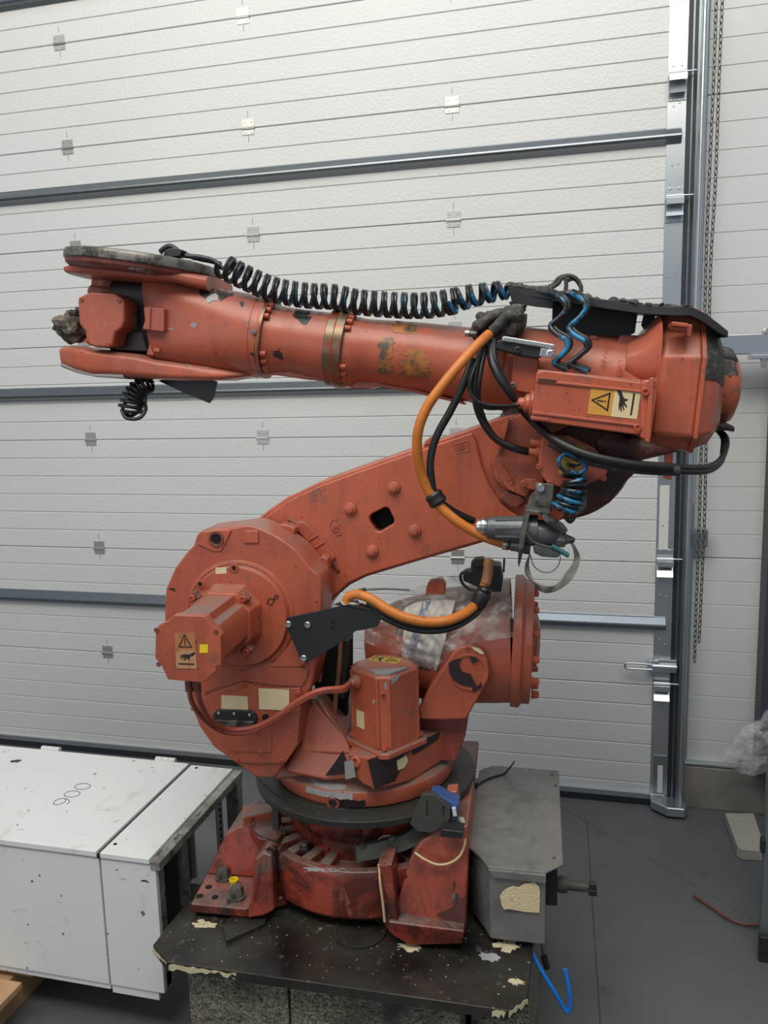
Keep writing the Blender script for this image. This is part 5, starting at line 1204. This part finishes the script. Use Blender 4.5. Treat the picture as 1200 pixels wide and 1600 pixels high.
bm = bmesh.new(); c = L(733, 1050, -.16); lathe(bm, c+V((0, .002, 0)), (0, -1, 0), [(0, .056), (.006, .056), (.006, .048), (.003, .047)], 40); part('pivot_cap', bm, 'orange_paint', .001, eb)
decal(eb, PX([(701, 1035), (712, 1030), (722, 1028), (716, 1037), (722, 1050), (735, 1053), (742, 1068), (746, 1072), (752, 1065), (753, 1075), (742, 1078), (744, 1082), (738, 1080), (738, 1073), (722, 1070), (708, 1062), (702, 1050)], -.1645), (0, -.0015, 0), 'dark_primer_and_shade', 'bare_patch')
decal(eb, PX([(733, 1025), (744, 1027), (747, 1031), (738, 1037)], -.1645), (0, -.0015, 0), 'dark_primer_and_shade', 'bare_patch')
decal(eb, PX([(738, 1010), (750, 1014), (757, 1021), (752, 1022), (740, 1015)], -.1605), (0, -.0015, 0), 'cream_label', 'label_plate')
bolt(eb, L(730, 1012, -.162), (0, -1, 0), .005, .004)
prism('bracket_base', [(655, 1124), (730, 1124), (727, 1150), (712, 1190), (690, 1190), (660, 1150)], -.10, .10, 'orange_paint_grimy', eb, .006)
# trunnion boss on the cylinder's far top (round pink-red lug under plastic)
prism('top_lug', [(666, 918), (670, 908), (690, 905), (696, 914), (694, 930), (664, 932)], -.08, -.04, 'orange_paint_clean', cyl, .006)
# hose bracket on the cylinder
hb_ = prism('hose_bracket', [(735, 882), (748, 878), (782, 884), (786, 906), (783, 926), (760, 924), (724, 908), (723, 896), (737, 892)], -.14, -.08, 'black_coated_metal', rb, .004)
prism('bracket_strap', [(735, 880), (742, 873), (756, 872), (758, 884), (746, 888)], -.16, -.13, 'black_rubber', hb_, .003)
rod('bracket_pin', L(787, 894, -.12), L(788, 872, -.12), .003, 'black_coated_metal', hb_)
tube('strap_loop', [L(*q, -.15) for q in ((738, 900), (728, 893), (720, 898), (722, 910), (732, 920), (742, 922))], .0045, 'black_rubber', hb_)

# ---------------------------------------------------------------- interior gap between cheek and motor: hose pack, frame
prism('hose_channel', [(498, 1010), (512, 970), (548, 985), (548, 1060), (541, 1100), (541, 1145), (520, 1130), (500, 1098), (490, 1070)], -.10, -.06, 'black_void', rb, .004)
tube('inner_hose', [L(533, 1000, -.14), L(530, 1050, -.14), L(525, 1090, -.14), L(522, 1125, -.14)], .008, 'dusty_orange_hose', rb)
tube('inner_hose', [L(541, 1000, -.15), L(540, 1050, -.15), L(536, 1090, -.15)], .010, 'black_rubber', rb)
rod('frame_edge', L(508, 985, -.17), L(499, 1065, -.17), .006, 'orange_paint', rb)

# ---------------------------------------------------------------- black bracket plate
bp = [(445, 973), (449, 965), (510, 952), (545, 944), (575, 950), (590, 955), (596, 966), (590, 979), (575, 983), (556, 986), (520, 1012), (478, 1036), (470, 1032)]
blk = prism('bracket_plate', bp, -.345, -.340, 'black_coated_metal', rb, .001)
bm = bmesh.new(); extrude_poly(bm, [L(524, 945, -.345), L(543, 940, -.30), L(590, 950, -.30), L(574, 956, -.345)], (0, 0, .004)); part('bracket_top', bm, 'black_coated_metal', 0, blk)
bm = bmesh.new(); extrude_poly(bm, [L(531, 943, -.34), L(560, 942, -.33), L(562, 949, -.34), L(536, 950, -.345)], (0, 0, .008)); part('clip_plate', bm, 'worn_metal', .001, blk)
for px, py in ((451, 975), (481, 976), (475, 1028)): bolt(blk, L(px, py, -.345), (0, -1, 0), .009, .006, 'bright_metal')
for px, py in ((520, 971), (520, 981)): bm = bmesh.new(); lathe(bm, L(px, py, -.3455), (0, -1, 0), [(0, .0055), (.0008, .0055)], 14); part('hole_bore', bm, 'black_void', 0, blk)
prism('label_tag', [(538, 990), (551, 986), (551, 998), (536, 1000)], -.31, -.30, 'worn_metal', blk, .001)
rod('pin_clip', L(558, 925, -.28), L(571, 921, -.28), .006, 'black_rubber', blk)
tube('pin_clip', [L(560, 922, -.27), L(600, 920, -.24), L(640, 922, -.2)], .003, 'dirty_steel_plate', blk)
# ---------------------------------------------------------------- big orange hoses
hose1 = tube('conduit_hose', [L(*q, y) for q, y in (((764, 522), -.22), ((745, 540), -.26), ((716, 572), -.30), ((690, 604), -.32), ((668, 635), -.33), ((654, 670), -.33), ((652, 705), -.32), ((660, 745), -.30), ((680, 783), -.29), ((715, 815), -.29), ((755, 838), -.28), ((790, 850), -.27))], .0135, 'orange_hose', rb, n=14)
hose1['label'] = 'long orange hose looping beside the forearm'
hose2 = tube('conduit_hose', [L(*q, y) for q, y in (((541, 942), -.33), ((545, 933), -.33), ((558, 929), -.335), ((580, 936), -.35), ((610, 955), -.36), ((640, 967), -.36), ((675, 972), -.35), ((705, 968), -.33), ((730, 956), -.28), ((748, 938), -.22), ((757, 915), -.20), ((762, 895), -.19), ((763, 878), -.18))], .0135, 'orange_hose', rb, n=14)
hose2['label'] = 'short orange hose sagging across the balance cylinder'
tube('conduit_hose', [L(*q, y) for q, y in (((759, 912), -.205), ((763, 893), -.195), ((764, 876), -.175))], .0142, 'dusty_orange_hose', rb, n=14)
tube('black_cable', [L(*q, y) for q, y in (((575, 945), -.32), ((600, 965), -.34), ((640, 982), -.345), ((680, 986), -.34), ((715, 978), -.31), ((745, 958), -.25), ((758, 940), -.2))], .0085, 'black_rubber', rb)
tube('black_cable', [L(*q, y) for q, y in (((575, 940), -.31), ((602, 960), -.33), ((642, 976), -.335), ((682, 980), -.33), ((717, 973), -.30), ((742, 957), -.24))], .0075, 'black_rubber', rb)
tube('black_cable', [L(*q, y) for q, y in (((738, 560), -.24), ((725, 598), -.26), ((705, 640), -.27), ((683, 680), -.28), ((673, 715), -.29), ((674, 750), -.29), ((682, 778), -.28), ((710, 800), -.25), ((740, 814), -.22))], .0105, 'black_rubber', rb)
def wrap(c, d, r, w, mat='black_rubber'):
    d = V(d).normalized(); bm = bmesh.new(); lathe(bm, V(c)-d*w/2, d, [(0, r*.9), (w*.2, r*1.08), (w*.5, r), (w*.8, r*1.1), (w, r*.9)], 14); return part('tape_wrap', bm, mat, 0)
wrap(L(681, 779, -.285), (.5, .0, -.8), .024, .036); wrap(L(751, 935, -.235), (.4, 0, .8), .023, .045)
for px, py, r, w_ in ((745, 942, .016, .03), (757, 925, .018, .03)): wrap(L(px, py, -.22), (.3, 0, 1), r, w_)
# clamp at the top
rnd = random.Random(11); bm = bmesh.new()
for i in range(34):
    px = rnd.uniform(745, 815); py = 505-(px-745)*.10+rnd.uniform(-10, 16); q = L(px, py, -.17+rnd.uniform(-.02, .04)); s_ = rnd.uniform(.014, .026)
    if px > 795: py = 497
    lathe(bm, q, (rnd.uniform(-1, 1), rnd.uniform(-1, 1), rnd.uniform(-1, 1)), [(-s_*.8, s_*.4), (-s_*.3, s_), (s_*.4, s_*.9), (s_*.8, s_*.3)], 8)
part('tape_bundle', bm, 'crusted_grease', 0)
tube('taped_cable', [L(*q, -.20) for q in ((748, 512), (760, 500), (772, 492), (785, 489), (797, 498))], .013, 'crusted_grease', rb)
tube('taped_cable', [L(*q, -.21) for q in ((768, 518), (780, 506), (790, 495), (800, 492))], .014, 'crusted_grease', rb)
prism('clamp_plate', [(791, 489), (824, 490), (823, 505), (806, 506), (796, 500)], -.16, -.12, 'crusted_grease', rb, .003)
rod('clamp_rod', L(728, 521, -.19), L(745, 522, -.19), .0085, 'worn_metal', rb); rod('clamp_rod', L(727, 521, -.192), L(733, 521, -.192), .0095, 'bright_metal', rb)
sr = prism('slide_rail', [(784, 527), (788, 525), (867, 538), (867, 544), (860, 545), (784, 533)], -.235, -.205, 'bright_metal', rb, .003)
prism('rail_body', [(776, 532), (784, 530), (862, 544), (862, 552), (840, 560), (812, 556), (774, 545)], -.225, -.18, 'black_coated_metal', rb, .004)
prism('rail_end', [(845, 543), (866, 546), (865, 560), (842, 557)], -.232, -.20, 'bright_metal', rb, .003)
bolt(sr, L(859, 553, -.233), (0, -1, 0), .010, .006, 'bright_metal'); bolt(sr, L(809, 547, -.226), (0, -1, 0), .010, .006, 'black_coated_metal')
# black cables drooping from the clamp
for k, pts in enumerate((((764, 535, -.2), (748, 560, -.25), (736, 590, -.28), (735, 612, -.28), (748, 628, -.28), (775, 634, -.27), (808, 633, -.25)),
                         ((760, 535, -.2), (744, 562, -.24), (733, 595, -.27), (737, 618, -.27), (755, 636, -.27), (780, 638, -.26), (812, 632, -.25)),
                         ((768, 530, -.2), (768, 560, -.24), (780, 590, -.26), (800, 618, -.25), (825, 650, -.20), (860, 682, -.29), (910, 708, -.33), (980, 724, -.33), (1050, 730, -.30)),
                         ((772, 530, -.2), (772, 562, -.24), (786, 594, -.25), (808, 626, -.22), (838, 662, -.22), (870, 690, -.28), (915, 712, -.31), (980, 729, -.31), (1050, 734, -.28)),
                         ((752, 545, -.21), (744, 580, -.25), (742, 620, -.25), (752, 655, -.24), (775, 686, -.23), (805, 700, -.22), (822, 704, -.20)),
                         ((757, 545, -.22), (749, 590, -.25), (747, 622, -.245), (758, 660, -.235), (780, 690, -.225), (808, 703, -.22), (824, 707, -.20)),
                         ((756, 540, -.22), (746, 570, -.25), (741, 600, -.26), (742, 625, -.26), (756, 650, -.25)))):
    tube('black_cable', [L(*q) for q in pts], (.0045, .0045, .0115, .0105, .0095, .008, .006)[k], 'black_rubber', rb)
tube('black_cable', [L(*q) for q in ((860, 690, -.27), (905, 715, -.29), (960, 728, -.30), (1010, 734, -.29), (1060, 736, -.27))], .013, 'crusted_grease', rb)
for dy in (0, 6):
    tube('black_cable', [L(*q) for q in ((1050, 729+dy, -.27), (1080, 731+dy, -.22), (1108, 729+dy, -.16), (1126, 718+dy*.6, -.10), (1134-dy*.6, 700, -.06), (1134-dy*.6, 684, -.04), (1122, 672, -.02))], .0085, 'black_rubber', rb, n=12)

# ---------------------------------------------------------------- grey connector / valve unit at elbow
vu = prism('valve_bracket', [(836, 757), (840, 754), (866, 757), (862, 800), (848, 801), (822, 797), (828, 775), (836, 768)], -.26, -.25, 'worn_metal', rb, .002)
bolt(vu, L(845, 762, -.26), (0, -1, 0), .011, .008, 'bright_metal')
bm = bmesh.new(); a1, a2 = L(823, 797, -.30), L(811, 886, -.30)
extrude_poly(bm, [L(821, 797, -.33), L(829, 797, -.33), L(820, 845, -.33), L(816, 868, -.33), L(811, 887, -.33), L(809, 880, -.33), L(812, 840, -.33)], (0, .11, 0)); part('mounting_plate', bm, 'worn_metal', .002, vu)
bm = bmesh.new(); extrude_poly(bm, [L(823, 796, -.33), L(861, 801, -.33), L(857, 806, -.33), L(824, 801, -.33)], (0, .1, 0)); part('bracket_shelf', bm, 'worn_metal', .002, vu)
a = L(760, 824, -.28); b = L(818, 827, -.28); d = (b-a).normalized()
bm = bmesh.new(); lathe(bm, a, d, [(0, .024), (.004, .030), (.03, .032), (.095, .036), (.11, .040), (.135, .040)], 32); part('connector_body', bm, 'grey_cast_metal', .001, vu)
for t in (-.5, .2, .9):
    bm = bmesh.new(); u_, v_, _ = frame(d); ct = V((0, -math.cos(t), math.sin(t)))*.034; box(bm, a+d*.07+ct, (.09, .006, .006)); part('body_rib', bm, 'grey_cast_metal', .001, vu)
bm = bmesh.new(); lathe(bm, L(744, 822, -.28), d, [(0, .017), (.006, .020), (.012, .020), (.014, .024), (.024, .024), (.026, .021), (.036, .022)], 24); part('gland_nut', bm, 'bright_metal', .0008, vu)
bm = bmesh.new(); c = L(826, 832, -.28); lathe(bm, c, d, [(0, .036), (.04, .036), (.075, .031), (.085, .024)], 28); part('rear_housing', bm, 'grey_cast_metal', .001, vu)
prism('latch_arm', [(846, 806), (854, 802), (882, 822), (888, 830), (880, 834), (868, 828), (850, 814)], -.33, -.30, 'worn_metal', vu, .002)
bm = bmesh.new(); c = L(868, 842, -.29); lathe(bm, c, d, [(0, .018), (.01, .022), (.024, .022), (.028, .014), (.05, .006)], 8); part('lever_nut', bm, 'worn_metal', .001, vu)
prism('lower_coupling', [(833, 853), (842, 850), (848, 854), (874, 862), (877, 868), (870, 872), (846, 870), (834, 864)], -.31, -.28, 'grey_cast_metal', vu, .003)
bm = bmesh.new(); lathe(bm, L(788, 850, -.27), (1, 0, -.1), [(0, .012), (.006, .016), (.012, .016), (.014, .013), (.02, .017), (.034, .017), (.045, .020), (.07, .022)], 20); part('hose_fitting', bm, 'worn_metal', .001, vu)
rod('hose_clamp', L(786, 850, -.27), L(792, 851, -.27), .0155, 'bright_metal', vu)
tube('teal_lead', [L(*q, -.335) for q in ((823, 832), (828, 842), (840, 850), (860, 856), (880, 865), (889, 869))], .004, 'dusty_green_metal', vu)
MATS['teal'] = simple('teal_rubber', (.03, .12, .13), .4) or bpy.data.materials['teal_rubber']
tube('teal_tube', [L(*q, -.34) for q in ((862, 853), (875, 860), (888, 868))], .0065, 'teal_rubber', vu)
for k in range(5):
    o1 = k*2.2-4
    tube('steel_cable', [L(*q) for q in ((828, 866, -.29), (823+o1*.5, 885, -.29+k*.006), (829+o1*1.1, 905+o1, -.28-k*.008), (846+o1*.3, 919+o1*1.1, -.29+k*.01), (868, 918+o1*1.0, -.30), (889+o1*.9, 899+o1, -.29-k*.01), (901+o1*.9, 875, -.28), (897+o1*.4, 855, -.29), (888+o1*.3, 842, -.29))], .0022, 'grey_cable', vu, n=6)
tube('thin_lead', [L(*q, -.29) for q in ((829, 868), (834, 884), (846, 893), (860, 894), (872, 884), (876, 870))], .0018, 'grey_cable', vu, n=6)
# ---------------------------------------------------------------- switch bracket on the cam ring
arc_ = [G(555, 1318, .245), G(560, 1350, .245), G(610, 1340, .245), G(652, 1325, .245), G(676, 1300, .245), G(662, 1287, .245), G(640, 1298, .245), G(600, 1316, .245)]
pl_ = [L(555, 1322, -.30), L(585, 1318, -.30), L(628, 1306, -.27), L(645, 1294, -.24), L(680, 1300, -.24), L(668, 1314, -.26), L(632, 1330, -.29), L(590, 1342, -.31), L(557, 1348, -.31)]
bm = bmesh.new(); extrude_poly(bm, pl_, (0, .02, .0)); sb_ = part('switch_bracket', bm, 'dusty_green_metal', .002)
for px, py in ((567, 1321), (612, 1312)): bolt(sb_, L(px, py, -.30)+V((0, 0, -.004)), (0, -.3, 1), .0085, .014, 'dusty_green_metal')
prism('switch_cover', [(659, 1243), (668, 1240), (680, 1242), (703, 1263), (704, 1278), (698, 1290), (676, 1302), (652, 1300), (640, 1288)], -.305, -.285, 'dusty_green_metal', sb_, .003)
prism('slot_mark', [(666.5, 1250), (668.5, 1250), (668, 1274), (666, 1274)], -.3055, -.304, 'black_void', sb_, 0)
prism('slot_mark', [(692, 1259), (694.5, 1259), (693.5, 1275), (692, 1275)], -.3055, -.304, 'black_void', sb_, 0)
prism('switch_body', [(671, 1241), (684, 1241), (704, 1252), (717, 1256), (716, 1283), (705, 1285), (704, 1264), (690, 1254)], -.29, -.235, 'blue_plastic', sb_, .004)
rod('switch_gland', L(718, 1280, -.26), L(721, 1291, -.26), .014, 'white_plastic', sb_, 8); rod('switch_gland', L(709, 1262, -.295), L(711, 1274, -.295), .006, 'white_plastic', sb_, 12)
tube('sensor_lead', [L(*q) for q in ((711, 1270, -.295), (716, 1279, -.28), (723, 1293, -.27), (727, 1312, -.29), (720, 1335, -.32), (704, 1348, -.34), (684, 1351, -.35), (664, 1343, -.35), (648, 1332, -.34))], .0038, 'beige_cable', sb_)
tube('sensor_lead', [L(*q) for q in ((588, 1318, -.29), (595, 1309, -.27), (606, 1306, -.26), (618, 1309, -.26))], .0035, 'beige_cable', sb_)
tube('sensor_lead', [L(*q) for q in ((592, 1350, -.36), (594, 1380, -.385), (598, 1410, -.395), (601, 1440, -.40))], .0035, 'beige_cable', sb_)
# ---------------------------------------------------------------- connector box
zt = .225
tp_ = [G(*q, zt) for q in ((749, 1203), (770, 1196), (873, 1204), (880, 1350), (853, 1363), (762, 1354), (752, 1340), (731, 1322))]
bx = bmesh.new(); extrude_poly(bx, [V((q.x, q.y, zt)) for q in tp_], (0, 0, -.006)); cbx = part('connector_box', bx, 'dirty_steel_plate', .002)
bxo = [V((tp_[7].x+.012, tp_[7].y+.01)), V((tp_[6].x+.01, tp_[6].y-.005)), V((tp_[5].x+.006, tp_[5].y-.0)), V((tp_[4].x, tp_[4].y-.0)), V((tp_[4].x-.003, tp_[4].y+.5)), V((tp_[7].x+.012, tp_[4].y+.5))]
bx = bmesh.new(); extrude_poly(bx, [V((q.x, q.y, zt-.006)) for q in bxo], (0, 0, -.215)); part('box_shell', bx, 'dirty_steel_plate', .006, cbx)
bx = bmesh.new(); extrude_poly(bx, [V((tp_[5].x+.002, tp_[5].y-.012, zt-.003)), V((tp_[4].x, tp_[4].y-.012, zt-.003)), V((tp_[4].x, tp_[4].y-.012, zt-.026)), V((tp_[5].x+.018, tp_[5].y-.012, zt-.024))], (0, .012, 0)); part('folded_lip', bx, 'dirty_steel_plate', .001, cbx)
yf = min(q.y for q in bxo)-.0005
fp = [L(783, 1412, yf), L(781, 1400, yf), L(786, 1392, yf), L(793, 1387, yf), L(802, 1384, yf), L(810, 1386, yf), L(820, 1380, yf), L(832, 1378, yf), L(835, 1377, yf), L(842, 1384, yf), L(844, 1392, yf), L(843, 1426, yf), L(820, 1424, yf), L(797, 1420, yf), L(787, 1420, yf)]
bx = bmesh.new(); extrude_poly(bx, fp, (0, -.003, 0)); part('adhesive_remnant', bx, 'foam_patch', .001, cbx)
for q in ((862, 1210), (866, 1341), (868, 1228)): bolt(cbx, G(*q, zt), (0, 0, 1), .005, .003, 'worn_metal')
# hose coupling sticking out of the right side
xr = tp_[4].x; bm = bmesh.new(); box(bm, (xr+.018, -.22, .12), (.034, .10, .11)); part('coupling_block', bm, 'black_coated_metal', .004, cbx)
yk = -.24; c = L(870, 1381, yk); bm = bmesh.new(); lathe(bm, c, (1, 0, -.03), [(-.02, .020), (.0, .020), (.01, .024), (.03, .022), (.03, .015), (.06, .014), (.085, .014), (.085, .009), (.10, .009)], 20); part('hose_coupling', bm, 'dusty_green_metal', .001, cbx)
c = L(926, 1385, yk); bm = bmesh.new(); box(bm, c+V((0, 0, .004)), (.020, .02, .016)); box(bm, c+V((0, 0, -.014)), (.024, .026, .018)); part('coupling_nut', bm, 'black_rubber', .002, cbx)
# blue air tube and green lead below the box
tube('air_tube', [L(*q) for q in ((822, 1468, -.30), (832, 1490, -.33), (848, 1520, -.35), (868, 1552, -.36), (882, 1576, -.36), (887, 1580, -.36), (891, 1570, -.36), (889, 1545, -.36), (883, 1514, -.35))], .0062, 'blue_tube', cbx)
tube('green_lead', [L(*q) for q in ((843, 1462, -.2), (847, 1480, -.2), (850, 1496, -.2))], .003, 'dusty_green_metal', cbx)
rod('lead_plug', L(850, 1494, -.2), L(855, 1512, -.2), .010, 'black_rubber', cbx, 12)

# ---------------------------------------------------------------- things lying on the robot
def wpt(p_): return RO+ex*p_.x+ey*p_.y+V((0, 0, p_.z))
ct = wpt(G(744, 1228, zt+.004)); pts = [wpt(G(*q, z_))-ct for q, z_ in (((744, 1228), zt+.003), ((760, 1217), zt+.004), ((785, 1208), zt+.006))]+[wpt(L(*q, .1))-ct for q in ((790, 1205), (798, 1195), (805, 1186))]
pts = [wpt(G(744, 1228, zt+.003))-ct, wpt(G(762, 1217, zt+.003))-ct, wpt(G(787, 1209, zt+.004))-ct]
last = pts[-1]; pts += [last+V((.014, .0, .015)), last+V((.028, 0, .034)), last+V((.037, 0, .050))]
o = tube('cable_tie', pts, lambda t: .0042*(1-.7*t)+.0006, 'black_rubber', None); o.location = ct
label(o, 'black cut cable tie lying on the grey steel connector box lid', 'cable tie')
yc0 = wpt(G(366, 1385, .03)); bm = bmesh.new(); lathe(bm, (0, 0, 0), (0, 0, 1), [(0, .011), (.014, .012), (.018, .0145), (.025, .0145), (.025, .010), (.012, .009)], 24); o = finish('plastic_plug', bm, 'yellow_plastic', None, .0008); o.location = yc0
label(o, 'small yellow plastic cap between the two hex bolts on the robot left foot', 'cap')
# plastic film draped over the balance cylinder with a cloth inside
def drape(name, outline_top, outline_bot, n, m_, mat, rr, seed, lab, cat, yoff=0, thick=.0008):
    """sheet wrapped over the front of the cylinder: columns between two pixel curves"""
    T = catmull([V((a, b, 0)) for a, b in outline_top], 6); B = catmull([V((a, b, 0)) for a, b in outline_bot], 6)
    def samp(P, t): f_ = t*(len(P)-1); i = min(int(f_), len(P)-2); return P[i].lerp(P[i+1], f_-i)
    bm = bmesh.new(); grid = []
    for i in range(n+1):
        u = i/n; a = samp(T, u); b = samp(B, u); row = []
        for j in range(m_+1):
            v_ = j/m_; q = a.lerp(b, v_)
            # depth: just in front of the cylinder surface
            cz = L(q.x, 1000, yb).z; zc = L(q.x, q.y, yb).z; h = min(abs(zc-cz)/rr, 1)
            y = yb-rr*math.sqrt(max(0, 1-h*h))-.010+yoff
            nn = mn.noise(V((q.x*.03, q.y*.03, seed)))*.016+abs(mn.noise(V((q.x*.025+q.y*.05, q.y*.02-q.x*.05, seed+3))))*.022+abs(mn.noise(V((q.x*.09-q.y*.05, q.y*.03, seed))))*.010
            row.append(bm.verts.new(wpt(L(q.x, q.y, y-abs(nn)-.003))-wpt(L(660, 990, -.15))))
        grid.append(row)
    for i in range(n):
        for j in range(m_): bm.faces.new((grid[i][j], grid[i+1][j], grid[i+1][j+1], grid[i][j+1]))
    o = finish(name, bm, mat, None, ang=70); sm = o.modifiers.new('thickness', 'SOLIDIFY'); sm.thickness = thick; o.location = wpt(L(660, 990, -.15))
    label(o, lab, cat); return o
rcyl = .185
drape('plastic_film', [(556, 972), (580, 945), (620, 930), (660, 915), (700, 901), (730, 900), (770, 912), (800, 930)], [(557, 1000), (600, 1015), (640, 1036), (684, 1040), (700, 1020), (740, 1005), (775, 1000), (802, 995)], 90, 50, 'clear_film', rcyl, 1.3,
      'clear dusty plastic film draped over the balance cylinder behind the short orange hose', 'plastic film', -.012)
cs = drape('cloth_sheet', [(632, 950), (655, 940), (690, 938), (712, 938)], [(628, 1032), (650, 1042), (668, 1046), (682, 1050)], 30, 40, 'cloth_sheet', rcyl, 6.1, 'crumpled off-white sheet with a blue printed stripe under the plastic film', 'sheet', .004, .0012)
st_ = drape('x', [(661, 940), (666, 940), (673, 939)], [(634, 1022), (640, 1024), (646, 1026)], 6, 34, 'blue_print', rcyl, 6.1, 'x', 'x', .0022, .0006)
mw = st_.matrix_basis.copy(); st_.parent = cs; st_.location = (0, 0, 0); st_.name = 'printed_stripe'
for k_ in ('label', 'category'): del st_[k_]

# ---------------------------------------------------------------- wear marks that have a shape of their own
patch_on(wr_body, [(311, 452), (318, 446), (335, 441), (350, 447), (368, 455), (364, 463), (352, 466), (345, 470), (338, 462), (330, 466), (322, 468), (312, 462)], 'dark_primer_and_shade', jag=1.5)
patch_on(wr_body, [(323, 468), (330, 462), (336, 458), (342, 464), (340, 472), (334, 468), (326, 474)], 'grey_primer', lift=.0014, jag=1.5)
patch_on(wr_body, [(299, 504), (306, 503), (308, 508), (303, 512), (298, 509)], 'grey_primer', jag=1)
patch_on(wr_body, [(262, 512), (270, 512), (271, 516), (262, 516)], 'grey_primer', jag=1)
patch_on(wr_body, [(374, 472), (380, 470), (382, 478), (376, 480)], 'crusted_grease', jag=1)
patch_on(disc, [(200, 418), (215, 415), (232, 420), (240, 428), (228, 434), (212, 430)], 'grey_primer', jag=1.5)
patch_on(tine, [(291, 569), (300, 568), (300, 573), (292, 574)], 'grey_primer', jag=.8)
patch_on(tine, [(315, 573), (332, 574), (330, 580), (312, 577)], 'grey_primer', jag=1)
patch_on(arm, [(459, 495), (470, 492), (488, 494), (482, 500), (478, 508), (472, 506), (466, 500)], 'black_rubber', jag=1.5)
patch_on(gb, [(975, 690), (1000, 688), (998, 700), (980, 702)], 'grey_primer', jag=1.5)
patch_on(rc, [(1098, 500), (1110, 512), (1122, 560), (1118, 580), (1110, 560), (1104, 575), (1096, 570), (1092, 540), (1090, 505)], 'crusted_grease', lift=.002, jag=2)
patch_on(rc, [(1078, 630), (1084, 610), (1090, 622), (1080, 660), (1072, 684), (1068, 680), (1076, 652)], 'crusted_grease', lift=.0015, jag=1.5)
patch_on(capp, [(1120, 545), (1136, 546), (1148, 560), (1154, 590), (1146, 585), (1140, 590), (1136, 575), (1128, 582), (1122, 575)], 'crusted_grease', lift=.0015, jag=2)
patch_on(cheek, [(262, 920), (272, 918), (275, 924), (268, 922)], 'dark_primer_and_shade', jag=.6)
patch_on(m1, [(604, 1062), (616, 1056), (628, 1054), (616, 1066), (610, 1074), (603, 1078), (600, 1070)], 'grey_primer', jag=1.2)
patch_on(m1, [(582, 1094), (588, 1091), (590, 1098), (583, 1100)], 'grey_primer', jag=.8)
patch_on(tur, [(484, 1216), (500, 1222), (540, 1226), (540, 1234), (515, 1234), (492, 1228)], 'grey_primer', jag=1.2)
patch_on(base, [(475, 1356), (500, 1357), (540, 1358), (536, 1363), (500, 1362), (478, 1361)], 'grey_primer', jag=1.5)
tube('hose_tail', [L(*q) for q in ((190, 640, -.10), (196, 652, -.11), (210, 655, -.11), (222, 650, -.10), (228, 636, -.08), (218, 622, -.06), (200, 626, -.08), (192, 640, -.09), (204, 650, -.08), (220, 640, -.07))], .0056, 'black_rubber', rb)
